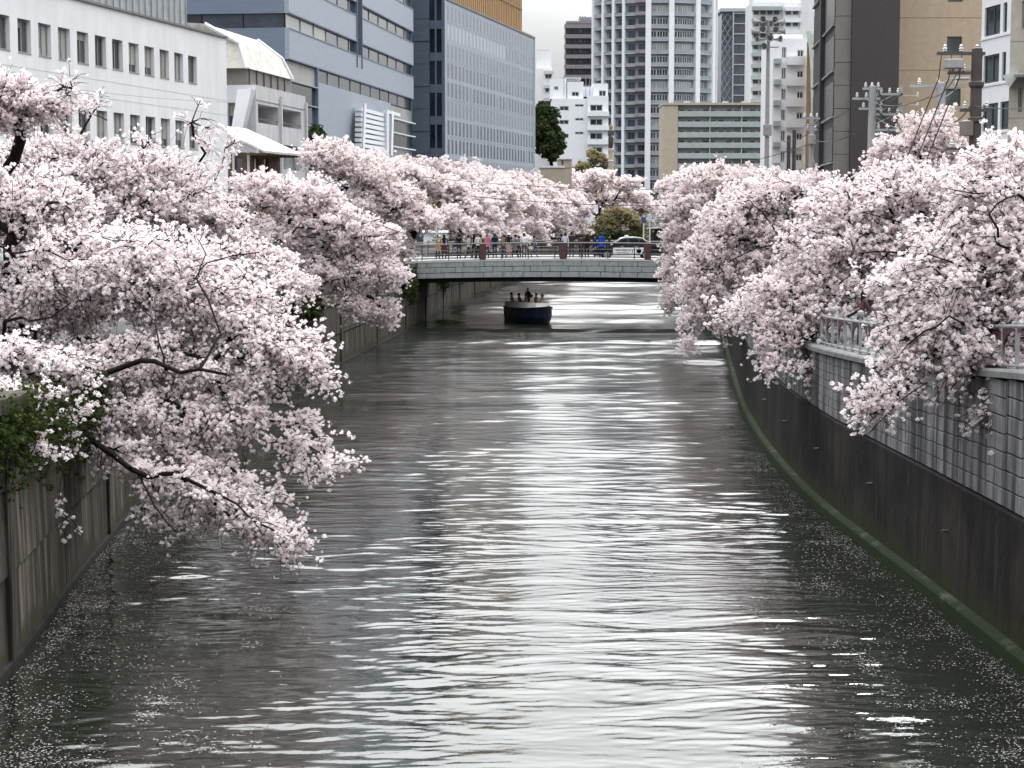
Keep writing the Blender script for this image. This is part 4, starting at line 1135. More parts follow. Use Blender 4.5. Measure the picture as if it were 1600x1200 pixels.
MB().box((-Wd+.3,.3,zt+.003),(-.6,L-1.2,zt+1.0)).obj('terrace_wall',M['taupe'],parent=o)
for k in range(6): MB().box((-.59,.6+k*1.6,zt+.01),(-.53,.75+k*1.6,zt+1.0)).obj('terrace_post',M['frame_dark'],parent=o)
rb=zt+1.0; rt=lz(o,42,114)
mb=MB()
b4=[(-.45,-.2,rb),(-.45,L-1.6,rb),(-Wd+.2,L-1.6,rb),(-Wd+.2,-.2,rb)]
m4=[(-1.0,.2,rb+1.5),(-1.0,L-2.1,rb+1.3),(-Wd+1.0,L-2.1,rb+1.5),(-Wd+1,.2,rb+1.5)]
t4=[(-3.0,-.4,rt),(-2.2,L-3.6,rt-.25),(-Wd+3,L-3.6,rt),(-Wd+3,-.4,rt+.5)]
mb.add(b4+m4+t4,[(i,(i+1)%4,4+(i+1)%4,4+i) for i in range(4)]+[(4+i,4+(i+1)%4,8+(i+1)%4,8+i) for i in range(4)]+[(8,9,10,11),(3,2,1,0)])
mb.obj('mansard_roof',M['tarp'],parent=o)
for (a,b_) in ((4,8),(0,4),(5,9),(1,5)):
    pts=b4+m4+t4; mb=MB(); mb.tube([pts[a],pts[b_]],.14,6); mb.obj('roof_ridge',M['white_clean'],parent=o)
fin(o)

# D. blue-grey metal office with ribbon windows
o=building('blue_office','blue grey metal clad office with long ribbon windows and glass corner bays',455,140,1165)
LD=ly(o,639)+3; WD=44; TOP=46
zc0=lz(o,43,140)              # bottom of the ribbon at the corner
P=3.42; RH=1.08
ribs=[zc0+P*k for k in range(-1,7)]
MB().box((-WD,.35,0),(-.35,LD,TOP)).obj('core',M['dark_void'],parent=o)
yslot=(ly(o,559.5),ly(o,567))
yb1=ly(o,499)
base=zc0-P*1+RH
# street face bands between the ribbons
def band_x(y0,y1,z0,z1,nm='wall_band',mt='bluemetal'):
    mb=MB()
    mb.box((-.35,y0,z0),(0,y1,z1)); mb.box((0.003,y0,z0),(.05,y1,z0+.09),1); mb.box((0.003,y0,z1-.07),(.05,y1,z1),1)
    mb.obj(nm,M[mt],M['white_clean'] if 0 else M['bluemetal_front'],parent=o)
for k,z in enumerate(ribs):
    z0=z+RH; z1=z+P if k<len(ribs)-1 else TOP
    for (a,b2) in (((0 if k>0 else 0),yslot[0]),(yslot[1],LD)) if k>=1 else ((0,LD),):
        band_x(a+.0,b2,z0,z1)
    band=MB(); band.box((-WD,0.0,z0),(-.36,.35,z1)); band.obj('wall_band',M['bluemetal_front'],parent=o)
    # panes of the ribbon
    y=yb1 if k==0 else .05
    i=0
    while y<LD-.5:
        w=min(4.4,LD-y)
        if k>=1 and y<yslot[1] and y+w>yslot[0]:
            w=yslot[0]-y
            if w<.6: y=yslot[1]; continue
        g_='glass_pale' if (k in (1,) and y<9) else ['glass','glass_blue','glass_green'][(i+k)%3]  # paler panes by the corner: a bright reflection put into the glass colour
        MB().box((-.30,y+.03,z+.02),(-.26,y+w-.03,z+RH-.02)).obj('ribbon_pane',M[g_],parent=o)
        MB().box((-.34,y+w-.03,z),(-.2,y+w+.03,z+RH)).obj('mullion',M['frame_grey'],parent=o)
        y+=w; i+=1
    for q in range(7):
        x=-.4-3.2*q
        MB().box((x-3.15,.26,z+.02),(x-.05,.30,z+RH-.02)).obj('ribbon_pane',M[['glass','glass_blue'][q%2 if q else 1]],parent=o)
MB().box((-.38,yslot[0]+.05,base),(-.30,yslot[1]-.05,TOP)).obj('slot_lining',M['dark_void'],parent=o)
for y in yslot: MB().box((-.34,y-.06,base+1.2),(.10,y+.06,TOP)).obj('slot_fin',M['bluemetal_front'],parent=o)
zlow=ribs[0]
# lower wall below the lowest ribbon
MB().box((-.34,yb1,0),(-.02,ly(o,612),zlow)).obj('lower_wall',M['bluemetal'],parent=o)
MB().box((-WD,.0,0),(-.36,.34,zlow)).obj('lower_wall',M['bluemetal_front'],parent=o)
# corner bay of glass with louvre ledges
yc1=yb1-.35
MB().box((-.38,yb1-.34,0),(.06,yb1-.01,zlow+RH)).obj('bay_pier',M['bluemetal_front'],parent=o)
zz=zlow+RH-.03
for k in range(9):
    h=1.55
    MB().box((-.24,.05,zz-h+.04),(-.20,yc1,zz-.04)).obj('bay_pane',M[['curtain','glass','glass_blue','glass_green'][k%4]],parent=o)
    MB().box((-.26,.02,zz-h-.05),(.10,yc1,zz-h+.03)).obj('ledge',M['bluemetal'],parent=o); zz-=h
    if zz<0: break
# right bay
ya,yb_=ly(o,612)+.05,LD
zz=zlow-.05
for k in range(10):
    h=1.35
    MB().box((-.24,ya,zz-h+.05),(-.20,yb_,zz-.05)).obj('bay_pane',M[['glass_pale','glass_green','glass'][k%3]],parent=o)
    MB().box((-.26,ya,zz-h-.05),(.22,yb_,zz-h+.04)).obj('ledge',M['white_clean'],parent=o); zz-=h
    if zz<.5: break
# leaning louvre screen in front of the lower wall
ys0,ys1=ly(o,552),ly(o,588); zs1=lz(o,176,165); zs0=lz(o,240,165)
for k in range(9):
    t=k/8; z=zs0+(zs1-zs0)*t; sh=-1.6*(1-t)
    MB().box((.5-.25*t,ys0+sh,z),(1.05-.25*t,ys1+sh*.6,z+.30)).obj('louvre_slat',M['white_clean'],parent=o)
for (y0,y1) in ((ys0,ys0-1.6),(ys1,ys1-1.0),(ys1+2.4,ys1+1.0)):
    mb=MB(); mb.tube([(1.1,y0,zs1+.6),(1.25,y1,zs0)],.16,4); mb.obj('screen_post',M['white_clean'],parent=o)
MB().box((.6,ys1+.3,zs1+.3),(1.1,ys1+6.5,zs1+.6)).obj('screen_beam',M['white_clean'],parent=o)
MB().box((-WD,.36,TOP),(-.36,LD,TOP+.3)).obj('roof',M['zinc'],parent=o)
fin(o)

# E. slate tower with perforated silver facade and ochre top
o=building('slate_tower','slate blue tower with a silver facade of small slots and an ochre top storey',695,200,1430)
LE=ly(o,835); WE=30; TE=lz(o,59,200+LE*math.cos(o['_th']))
xs0=-(xat(695,200)-xat(672,200)); 
MB().box((-WE,.3,0),(-.3,LE-.05,TE-.1)).obj('core',M['dark_void'],parent=o)
mb=MB(); mb.quad((0,0,0),(0,0,0),(0,0,0),(0,0,0)) if 0 else None
# silver face: openings as recessed slots, rows alternate tall and short
slots=MB(); face=MB(); rowz=[]
Pz=2.05; nz=int((TE-1.2)/Pz)
ny=27; py_=(LE-1.6)/ny
face.box((-.28,0,0),(0,LE,TE))
face.obj('silver_wall',M['silver'],parent=o)
lite=MB(); mid=MB()
seq='mLmddmddmmdmmd'
for r in range(nz):
    z=TE-2.2-Pz*r
    if z<.5: break
    kind_=seq[r%len(seq)]
    for k in range(ny):
        y=.9+py_*(k+.5)
        tgt={'L':lite if k<17 else slots if k>19 else mid,'d':slots if R.random()<.93 else mid,'m':mid}[kind_]
        tgt.box((-.1,y-.40,z),(.012,y+.40,z+1.55))
        if r%2==0:
            for q in (-.25,.25): mid.box((-.1,y+q*py_-.14,z-.38),(.010,y+q*py_+.14,z-.12))
for mbx,mt in ((slots,'glass_blue'),(lite,'silver_lite'),(mid,'silver_mid')):
    q=mbx.obj('slot_windows',M[mt],parent=o); q['kind']='stuff'
# raised rim round the silver face
for (a,b_,c,d) in ((-.02,LE+.02,TE-.16,TE+.10),):
    MB().box((-.3,a,c),(.10,b_,d)).obj('rim',M['roof_trim'],parent=o)
for y in (0.0,LE-.35): MB().box((.003,y,0),(.10,y+.35,TE-.16)).obj('rim',M['silver_lite'],parent=o)
TS=TE+16
for k in range(int(TS/2.4)):
    z=k*2.4
    MB().box((-WE,-.02-.05*(k%2),z+.02),(xs0-.06,.3,z+2.37)).obj('slate_panel',M['bluemetal_dark'],parent=o)
for k in range(int(TS/3.4)):
    z=k*3.4
    MB().box((xs0,.10,z),(-.25,.16,z+3.4-.9)).obj('stair_glazing',M['navy_glass'],parent=o)
    MB().box((xs0-.02,.02,z+3.4-.9),(-.25,.2,z+3.4)).obj('spandrel',M['bluemetal_dark'],parent=o)
MB().box((-.25,-.06,0),(.06,.0,TE)).obj('corner_fin',M['bluemetal_front'],parent=o)
MB().box((xs0+.55,-.02,0),(xs0+.72,.14,TS)).obj('mullion',M['bluemetal_front'],parent=o)
yo0=ly(o,700); yo1=LE-2.2
n=46
MB().box((-WE+2,1.0,TE+.1),(-1.3,yo1,TE+15.5)).obj('ochre_storey',M['ochre'],parent=o)
sm=MB().box((-.03,-.06,0),(.05,.06,15.4)).mesh('ochre_batten',M['ochre'])
for k in range(n): put('ochre_batten',sm,o,(-1.27,1.2+(yo1-1.4)*k/(n-1),TE+.1))
for z in (3.4,7.4,11.4): MB().box((-1.29,1.0,TE+z),(-1.2,yo1+.03,TE+z+.14)).obj('joint_band',M['fin_brown'],parent=o)
MB().box((-WE,.3,TE-.1),(-.1,LE-.1,TE)).obj('roof',M['roof_trim'],parent=o)
MB().box((-WE,.3,TE),(xs0-.5,1.0,TS)).obj('tower_core',M['bluemetal_dark'],parent=o)
fin(o)

# generic far building of frontal face with floors
def block(o,x0,x1,d,z0,z1,mt,nm='wall',y=0.0):
    return MB().box((x0,y,z0),(x1,y+d,z1)).obj(nm,M[mt],parent=o)

# F. white stepped apartments
Y=390; s=Y/F
o=building('white_apartments','white stepped mid rise apartment building beside the dark evergreen tree',862,Y)
lx=lambda px:(px-862)*s
zf=lambda py: lz(o,py,Y)
def fblock(x0,x1,d,z0,z1,rects,mt='white_clean',y=0.0,T=.35):
    mb=MB(); mb.wall(x0,x1,z0,z1,rects,T,lambda a,dd,z:(a,y+dd,z))
    mb.quad((x0,y,z0),(x0,y+d,z0),(x0,y+d,z1),(x0,y,z1)); mb.quad((x1,y,z0),(x1,y+d,z0),(x1,y+d,z1),(x1,y,z1)); mb.quad((x0,y,z1),(x1,y,z1),(x1,y+d,z1),(x0,y+d,z1))
    mb.obj('wall',M[mt],parent=o)
    MB().box((x0+.05,y+T+.05,z0),(x1-.05,y+d-.1,z1-.1)).obj('inner_wall',M['dark_void'],parent=o)
    for r in rects: far_window(o,((r[0]+r[1])/2,y+T-.08,r[2]+.03),0,r[1]-r[0]-.05,r[3]-r[2]-.06,'frame_white','glass',1)
rc=[]
for py in (166,187.5,209):
    rc+= [(lx(874),lx(888),zf(py+7),zf(py)),(lx(898),lx(911),zf(py+1),zf(py-3))]
fblock(lx(862),lx(917),14,0,zf(154),rc)
rc=[(lx(921),lx(940),zf(py+10),zf(py)) for py in (164,186,208,230)]
fblock(lx(917),lx(949),12,0,zf(150),rc,'white_clean',-1.0)
for py in (178,200,222,244): MB().box((lx(916),-2.2,zf(py+4)),(lx(950),-1.003,zf(py-3))).obj('balcony',M['white_clean'],parent=o)
fblock(lx(860),lx(885),10,zf(154),zf(122),[(lx(850+16),lx(872),zf(140),zf(134))],'white_clean',2)
fblock(lx(886),lx(911),10,zf(154),zf(127),[(lx(893),lx(904),zf(150),zf(143))],'white_clean',1)
fblock(lx(911),lx(926),10,zf(150),zf(134),[],'white_clean',3)
fblock(lx(926),lx(949),9,zf(150),zf(130),[(lx(935),lx(946),zf(157-6),zf(147-6))],'white_clean',1)
block(o,lx(875),lx(908),5,zf(122),zf(119),'zinc','roof_house',3)
for px in (881,890,897,905,915,921): MB().tube([(lx(px),2,zf(150)),(lx(px),2,zf(118))],.05,4).obj('roof_pipe',M['frame_grey'],parent=o)
fin(o)
o=building('white_tower_block','slender plain white block behind the stepped apartments',838,410)
lx=lambda px:(px-838)*410/F; zf=lambda py: lz(o,py,410)
block(o,lx(838),lx(861),12,0,zf(79),'white_wall'); block(o,lx(834),lx(862),14,0,zf(108),'white_wall','lower_wall',-2)
for py in (112,134,154): MB().box((lx(850),-3.1,zf(py+5)),(lx(864),-2.003,zf(py))).obj('balcony',M['pale_concrete'],parent=o)
for py in (124,145,165): far_window(o,(lx(856),-2.06,zf(py)),0,1.4,1.0)
block(o,lx(840),lx(858),8,zf(79),zf(77),'zinc','parapet',1)
fin(o)

# G. dark balcony tower
Y=553; o=building('dark_apartment_tower','dark apartment tower with grey balcony bands left of the round tower',882,Y)
lx=lambda px:(px-882)*Y/F; zf=lambda py: lz(o,py,Y)
block(o,lx(884),lx(932),15,0,zf(36),'tower_dark','wall',1.2)
nf=17
for k in range(nf):
    py=36+15.8*k
    MB().box((lx(881),-.3,zf(py+8)),(lx(931),1.2,zf(py+2))).obj('balcony',M['tower_mauve'],parent=o)
    for j in range(5): far_window(o,(lx(889+j*8.5),1.15,zf(py+14.5)),0,1.35,1.15,'frame_dark','glass',1)
block(o,lx(884),lx(932),12,zf(36),zf(32),'tower_mauve','parapet',1.5)
for px in (906,910,914): MB().tube([(lx(px),4,zf(32)),(lx(px),4,zf(23))],.18,5).obj('roof_mast',M['frame_grey'],parent=o)
block(o,lx(905),lx(926),7,zf(32),zf(24),'tower_body','plant_room',5)
fin(o)

# H. round tower
Y=510; o=building('round_tower','tall round apartment tower with white vertical ribs and stacked balconies',1020,Y)
lx=lambda px:(px-1020)*Y/F; zf=lambda py: lz(o,py,Y)
RT=(1117-925)/2*Y/F
TT=84.0
SQ=.6
def ring(r0,r1,z0,z1,a0=-178,a1=-2,n=44):
    mb=MB(); vs=[]
    for i in range(n+1):
        t=math.radians(a0+(a1-a0)*i/n); c,s_=math.cos(t),math.sin(t)
        vs+=[(r0*c,r0*s_*SQ,z0),(r1*c,r1*s_*SQ,z0),(r1*c,r1*s_*SQ,z1),(r0*c,r0*s_*SQ,z1)]
    fs=[(i*4+q,i*4+(q+1)%4,(i+1)*4+(q+1)%4,(i+1)*4+q) for i in range(n) for q in range(4)]+[(0,1,2,3),(n*4+3,n*4+2,n*4+1,n*4)]
    return mb.add(vs,fs)
mb=MB(); mb.lathe([(RT-1.6,0),(RT-1.6,TT)],48); mb.v=[(x,y*SQ,z) for x,y,z in mb.v]; mb.obj('wall',M['tower_body'],parent=o)
FH=19.0*Y/F; ncut=int(TT/FH)
slab=ring(RT-1.65,RT+.0,-.11,.13).mesh('balcony_slab',M['tower_slab'])
# balcony fronts: left half dark glazed, middle mauve, right half pale rails
def aof(px): return -math.degrees(math.acos(max(-1,min(1,lx(px)/RT))))
aL,aM0,aM1,aR=aof(926),aof(988),aof(1004),aof(1116)
r1=ring(RT-.12,RT-.04,.16,.75,aL,aM0,20).mesh('balcony_front',M['tower_rail'])
r2=ring(RT-.12,RT+.55,.05,.95,aM0,aM1,6).mesh('bay_balcony',M['tower_mauve'])
r3=ring(RT-.12,RT-.04,.16,1.0,aM1,aR,26).mesh('balcony_front',M['tower_rail'])
z00=zf(243)%FH
for k in range(ncut):
    z=z00+FH*k
    put('balcony_slab',slab,o,(0,0,z)); put('balcony_front',r1,o,(0,0,z)); put('bay_balcony',r2,o,(0,0,z)); put('balcony_front',r3,o,(0,0,z))
for px,wd in ((926,1.0),(940,.7),(955,.7),(970,.7),(1007,1.5),(1042,1.4),(1083,1.4),(1109,1.4),(1115,.8)):
    a=math.radians(aof(px)); Mx=Matrix.Rotation(a,4,'Z')
    mb=MB(); mb.box((-1.6,-wd/2,0),(.35,wd/2,TT),0,Matrix.Translation((RT*math.cos(a),RT*SQ*math.sin(a),0))@Matrix.Rotation(math.atan2(math.sin(a)/SQ,math.cos(a)),4,'Z')); mb.obj('rib',M['white_clean'],parent=o)
wm={}
pxs=[933,948,963,979,996,1015,1025,1034,1050,1059,1067,1075,1090,1098]
for k in range(ncut):
    z=z00+FH*k
    if not (8<z<66): continue
    for j,px in enumerate(pxs):
        a=aof(px); dark=px<1000
        far_window(o,((RT-1.55)*math.cos(math.radians(a)),(RT-1.55)*SQ*math.sin(math.radians(a)),z+.25),math.atan2(math.sin(math.radians(a))/SQ,math.cos(math.radians(a)))+math.pi/2,2.0 if dark else 1.5,2.35,'frame_dark' if dark else 'frame_white',(['glass_blue','glass','glass_pale'][(k*5+j*3)%3] if not dark else ['glass_blue','navy_glass'][(k+j)%3==0]),1)
mb=MB(); mb.lathe([(RT-.2,TT),(RT-.2,TT+.8)],48); mb.v=[(x,y*SQ,z) for x,y,z in mb.v]; mb.obj('roof',M['white_clean'],parent=o)
fin(o)

# I. dark glass tower and J. white terraced tower
Y=540; o=building('glass_tower','dark navy glass tower with pale curved floor bands',1124,Y)
lx=lambda px:(px-1124)*Y/F; zf=lambda py: lz(o,py,Y)
block(o,lx(1125),lx(1180),18,0,zf(18),'navy_glass','wall',.6)
for k in range(16):
    py=20+16*k
    MB().box((lx(1143),-.1,zf(py+1.6)),(lx(1178),.595,zf(py))).obj('floor_band',M['silver_lite'],parent=o)
    for j in range(4): far_window(o,(lx(1148+j*8),.55,zf(py+14)),0,1.3,2.2,'frame_dark','navy_glass',0)
    x0,x1=lx(1125),lx(1143); za_,zb_=zf(py+16),zf(py)
    for q in range(2):
        xa=x0+(x1-x0)*q/2; xb=x0+(x1-x0)*(q+1)/2
        mb=MB(); mb.tube([(xa,.3,za_),(xb,.3,zb_)],.16,4); mb.tube([(xb,.45,za_),(xa,.45,zb_)],.16,4); mb.obj('lattice_brace',M['tower_body'],parent=o)
MB().box((lx(1141.5),-.25,0),(lx(1143.5),.59,zf(18))).obj('mullion',M['silver_lite'],parent=o)
MB().box((lx(1122),-.4,zf(18)),(lx(1180),18,zf(13))).obj('roof',M['silver_lite'],parent=o)
fin(o)
Y=465; o=building('terraced_tower','white terraced apartment tower with balconies behind the siren pole',1172,Y)
lx=lambda px:(px-1172)*Y/F; zf=lambda py: lz(o,py,Y)
block(o,lx(1173),lx(1222),14,0,zf(2),'white_clean','wall',1.5)
block(o,lx(1220),lx(1248),14,0,zf(4),'white_clean','wing_wall',.8)
block(o,lx(1246),lx(1275),16,0,zf(-60),'white_wall','stair_tower',.2)
for k in range(15):
    py=6+18*k
    MB().box((lx(1172),-.4,zf(py+10)),(lx(1218),1.495,zf(py+4))).obj('balcony',M['apt_green'],parent=o)
    MB().box((lx(1222),-.6,zf(py+11)),(lx(1246),.795,zf(py+5))).obj('balcony',M['white_clean'],parent=o)
    for j in range(4): far_window(o,(lx(1179+j*10.5),1.45,zf(py+16)),0,1.25,1.5,'frame_grey','glass',1)
    for j in range(2): far_window(o,(lx(1228+j*11),.75,zf(py+16.5)),0,1.25,1.4,'frame_grey','glass',1)
block(o,lx(1176),lx(1215),9,zf(2),zf(-8),'white_clean','plant_room',3)
fin(o)

# K. green and beige apartment slab
Y=455; o=building('apartment_block','wide beige apartment block with six pale green balcony floors',1035,Y)
lx=lambda px:(px-1035)*Y/F; zf=lambda py: lz(o,py,Y)
block(o,lx(1035),lx(1058),12,0,zf(163),'apt_beige','end_wall')
block(o,lx(1058),lx(1207),11,0,zf(164),'pale_concrete','wall',1.6)
block(o,lx(1034),lx(1208),13,zf(164),zf(160.5),'apt_beige','roof',-.3)
for k in range(7):
    py=166+16.4*k
    MB().box((lx(1058.5),-.1,zf(py+16)),(lx(1206),.02,zf(py+7.5))).obj('balcony_front',M['apt_green'],parent=o)
    MB().box((lx(1058.5),.02,zf(py+16.2)),(lx(1206),1.6,zf(py+15))).obj('balcony_slab',M['pale_concrete'],parent=o)
    for j in range(12):
        far_window(o,(lx(1065+j*12.2),1.55,zf(py+15)),0,1.25,1.7,'frame_white' if (j+k)%3 else 'frame_grey',['glass','glass_pale','glass'][(j*2+k)%3],1)
    for j in (4,8): MB().box((lx(1058+j*12.3),.03,zf(py+15.5)),(lx(1058+j*12.3)+.18,1.55,zf(py))).obj('party_screen',M['pale_concrete'],parent=o)
for px in (1070,1130,1160): MB().box((lx(px),3,zf(160.5)),(lx(px+8),6,zf(157))).obj('roof_tank',M['pale_concrete'],parent=o)
fin(o)

# L. white balcony building and M. its curved fin
Y=253; o=building('white_balcony_building','white apartment building with stacked square balconies beside the curved fin',1205,Y)
lx=lambda px:(px-1205)*Y/F; zf=lambda py: lz(o,py,Y)
rc=[]
pys=[67+32.5*k for k in range(7)]
for py in pys: rc+=[(lx(1218),lx(1225),zf(py+24),zf(py+7)),(lx(1242),lx(1252),zf(py+22),zf(py+11))]
fblock(lx(1205),lx(1257),12,0,zf(60),rc,'white_clean',0,.3)
for py in pys:
    MB().box((lx(1226),-1.1,zf(py+22+13)),(lx(1253),-.003,zf(py+22))).obj('balcony',M['white_clean'],parent=o)
    MB().box((lx(1206),-.7,zf(py+33)),(lx(1217),-.003,zf(py+25))).obj('balcony',M['apt_green'],parent=o)
block(o,lx(1207),lx(1252),8,zf(60),zf(52),'white_wall','parapet',1)
fin(o)
o=building('curved_fin_building','narrow ochre building edged by a pale green curved fin',1253,240,1255)
lx=lambda px:(px-1253)*240/F; zf=lambda py: lz(o,py,240)
block(o,lx(1257),lx(1285),12,0,zf(66),'fin_brown','wall')
pts=[(lx(1255),zf(50)),(lx(1257.5),zf(58)),(lx(1260.5),zf(80)),(lx(1263),zf(115)),(lx(1264.5),zf(170)),(lx(1265.5),zf(240)),(lx(1266),0)]
poly=pts+[(x+.62,z) for x,z in reversed(pts)]
mb=MB(); mb.prism(poly,'y',-.9,-.004); mb.obj('curved_fin',M['fin_green'],parent=o)
block(o,lx(1257),lx(1285),10,zf(66),zf(52),'fin_green','parapet',1)
fin(o)

# dark brown building
o=building('dark_brown_building','tall dark brown tiled building with black glazed side and taupe corner strip',1301,116,1050)
th=o['_th']; TB=44
LB=ly(o,1268); s=116/F
MB().box((-.0,.3,0),((1397-1301)*116/F,LB,TB)).obj('core',M['black_tile'],parent=o)
zz=0; k=0
xs1=(1325.5-1301)*s
while zz<TB:
    h=1.42
    MB().box((.0,-.02-.02*(k%2),zz+.015),(xs1-.02,.3,zz+h-.015)).obj('taupe_panel',M['taupe'],parent=o); zz+=h;k+=1
x1=(1397.5-1301)*s
MB().box((xs1,-.35,0),(x1,.3,TB)).obj('brown_wall',M['brown_tile'],parent=o)
zz=1.0
while zz<TB:
    MB().box((-.05,.35,zz),(.0-.003,LB*.45,zz+2.1)).obj('side_pane',M['side_glass'],parent=o)
    MB().box((-.05,LB*.55,zz),(.0-.003,LB-.3,zz+2.1)).obj('side_pane',M['black_tile'],parent=o)
    MB().box((-.16,.3,zz-.18),(-.003,LB,zz-.06)).obj('side_ledge',M['tower_body'],parent=o)
    zz+=2.85
MB().box((-.28,LB*.47,0),(-.003,LB*.53,TB)).obj('side_pier',M['black_tile'],parent=o)
MB().box((0,.3,TB),(x1,LB,TB+.4)).obj('roof',M['roof_trim'],parent=o)
fin(o)

# cream building
Y=119; o=building('cream_building','plain cream rendered building with three small dark windows in one column',1397,Y)
lx=lambda px:(px-1397)*Y/F; zf=lambda py: lz(o,py,Y)
TC=36
pj=[28+82*k for k in range(-4,5)]
rc=[]
for k in range(-5,3):
    a=57+81.5*k
    rc.append((lx(1473.5),lx(1496.5),zf(a+27.5),zf(a)))
mb=MB(); mb.wall(lx(1397.8),lx(1533),0,TC,rc,.22,lambda a,d,z:(a,d,z)); mb.quad((lx(1397.8),0,0),(lx(1397.8),14,0),(lx(1397.8),14,TC),(lx(1397.8),0,TC)); mb.quad((lx(1533),0,0),(lx(1533),14,0),(lx(1533),14,TC),(lx(1533),0,TC))
mb.obj('wall',M['cream'],parent=o)
MB().box((lx(1400),.3,0),(lx(1530),13,TC-.1)).obj('inner_wall',M['dark_void'],parent=o)
for r in rc:
    if 0<r[2]<TC: window(o,((r[0]+r[1])/2,.14,r[2]+.02),0,r[1]-r[0]-.03,r[3]-r[2]-.04,'plain','frame_dark','glass_green')
for py in pj:
    MB().box((lx(1398),-.012,zf(py)),(lx(1532),-.002,zf(py)+.035)).obj('joint',M['fin_brown'],parent=o)
MB().box((lx(1397.8),0,TC),(lx(1533),14,TC+.4)).obj('roof',M['roof_trim'],parent=o)
fin(o)

# white office at the right
o=building('white_corner_building','white building with tall dark window bands between the cream wall and the beige wall',1527,96,None)
th=math.atan((420-800)/F); o.rotation_euler=(0,0,-th+math.pi/2*0); o['_th']=th
# street face runs from the far corner towards the viewer: local -y
def ly2(px):
    k=xat(px,1.0); X0,Y0=o.location.x,o.location.y
    return (k*Y0-X0)/(math.sin(th)-k*math.cos(th))
TW=34; LN=ly2(1640)
zq=lambda py: lz(o,py,92.5)
cols=[(1531.5,1555.5),(1560,1566)]
rc=[]
rows=[(80,125),(158,202),(2,49)]
for (a,b_) in rows+[(-78,-30),(-156,-108)]:
    for (c,d) in cols: rc.append((ly2(d),ly2(c),zq(b_),zq(a)))
    rc.append((ly2(1583),ly2(1569 if a!=158 else 1559),zq(b_),zq(a))) if a in(158,) else None
rc=[r for r in rc]
rc=[r for i,r in enumerate(rc) if not (abs(r[2]-zq(202))<.01 and abs(r[1]-ly2(1560))<.01)]
mb=MB(); mb.wall(LN,0,0,TW,rc,.2,lambda a,d,z:(d,a,z)); mb.quad((0,0,0),(9,0,0),(9,0,TW),(0,0,TW))
mb.obj('wall',M['white_clean'],parent=o)
MB().box((.25,LN,0),(9,-.2,TW)).obj('inner_wall',M['dark_void'],parent=o)
for r in rc: window(o,(.12,(r[0]+r[1])/2,r[2]+.02),-math.pi/2,r[1]-r[0]-.03,r[3]-r[2]-.04,'big','frame_dark','glass')
for (a,b_) in rows: MB().box((-.05,LN,zq(b_)-.16),(-.003,-.03,zq(b_)-.05)).obj('string_course',M['white_wall'],parent=o)
MB().box((0,LN,TW),(9,0,TW+.3)).obj('roof',M['zinc'],parent=o)
fin(o)

# beige building at the very edge
Y=78; o=building('beige_building','beige rendered wall with narrow windows and a small dark awning at the right',1572,Y,1620)
lx=lambda px:(px-1572)*Y/F; zf=lambda py: lz(o,py,Y)
TQ=26
rc=[(lx(1588.5),lx(1595),zf(46),zf(2)),(lx(1586),lx(1592),zf(175),zf(137)),(lx(1604),lx(1622),zf(60),zf(10)),(lx(1604),lx(1622),zf(190),zf(140))]
mb=MB(); mb.wall(lx(1572),lx(1720),0,TQ,rc,.2,lambda a,d,z:(a,d,z)); mb.quad((0,0,0),(0,9,0),(0,9,TQ),(0,0,TQ)); mb.obj('wall',M['beige'],parent=o)
MB().box((.1,.3,0),(lx(1718),8,TQ-.2)).obj('inner_wall',M['dark_void'],parent=o)
for r in rc: window(o,((r[0]+r[1])/2,.14,r[2]+.02),0,r[1]-r[0]-.03,r[3]-r[2]-.04,'plain','frame_grey','glass')
mb=MB(); mb.prism([(0,zf(112)),(-.15,zf(114)),(-.9,zf(116)),(-1.3,zf(120)),(-1.3,zf(124)),(-.5,zf(120)),(0,zf(119))],'x',lx(1580),lx(1640)); 
mb.obj('awning',M['roof_trim'],parent=o)
mb=MB(); mb.prism([(lx(1562),zf(119)),(lx(1585),zf(113)),(lx(1585),zf(120)),(lx(1573),zf(138))],'y',-.5,-.05); mb.obj('gutter_hood',M['fin_green'],parent=o)
for py in (185,65,-20): MB().box((0,-.012,zf(py)),(lx(1720),-.002,zf(py)+.03)).obj('joint',M['frame_grey'],parent=o)
MB().box((0,0,TQ),(lx(1720),9,TQ+.3)).obj('roof',M['zinc'],parent=o)
fin(o)

# cream hut among the blossoms
Y=236; o=building('cream_hut','small cream rooftop hut rising among the far blossoms',843,Y)
lx=lambda px:(px-843)*Y/F; zf=lambda py: lz(o,py,Y)
block(o,lx(843),lx(893),4,0,zf(262),'apt_beige','wall'); block(o,lx(872),lx(893),4.2,zf(262),zf(249),'apt_beige','upper_wall',-.1); block(o,lx(845),lx(882),3.6,zf(262),zf(259),'white_clean','roof',-.15)
MB().box((lx(877),-.13,zf(257)),(lx(880),-.103,zf(250))).obj('pane',M['frame_dark'],parent=o)
MB().box((lx(871),-.3,zf(249)),(lx(894),4.3,zf(247.5))).obj('upper_roof',M['white_clean'],parent=o)
fin(o)
# more of the city past the picture's edges and behind the trees
def filler(nm,lab,px,Y,w,d,h,mt,n,side=1):
    global o
    o=building(nm,lab,px,Y); 
    MB().box((0,0,0),(w,d,h)).obj('wall',M[mt],parent=o)
    for k in range(int(h/3.2)):
        for j in range(n): far_window(o,(w*(j+.5)/n,-.02,1+3.2*k),0,1.5,1.5,'frame_grey','glass',1)
    MB().box((-.2,-.2,h),(w+.2,d+.2,h+.5)).obj('parapet',M['zinc'],parent=o)
    fin(o)
filler('low_building','low grey building glimpsed above the far blossoms at the bend',1035,330,16,9,5.6,'bluemetal',4)
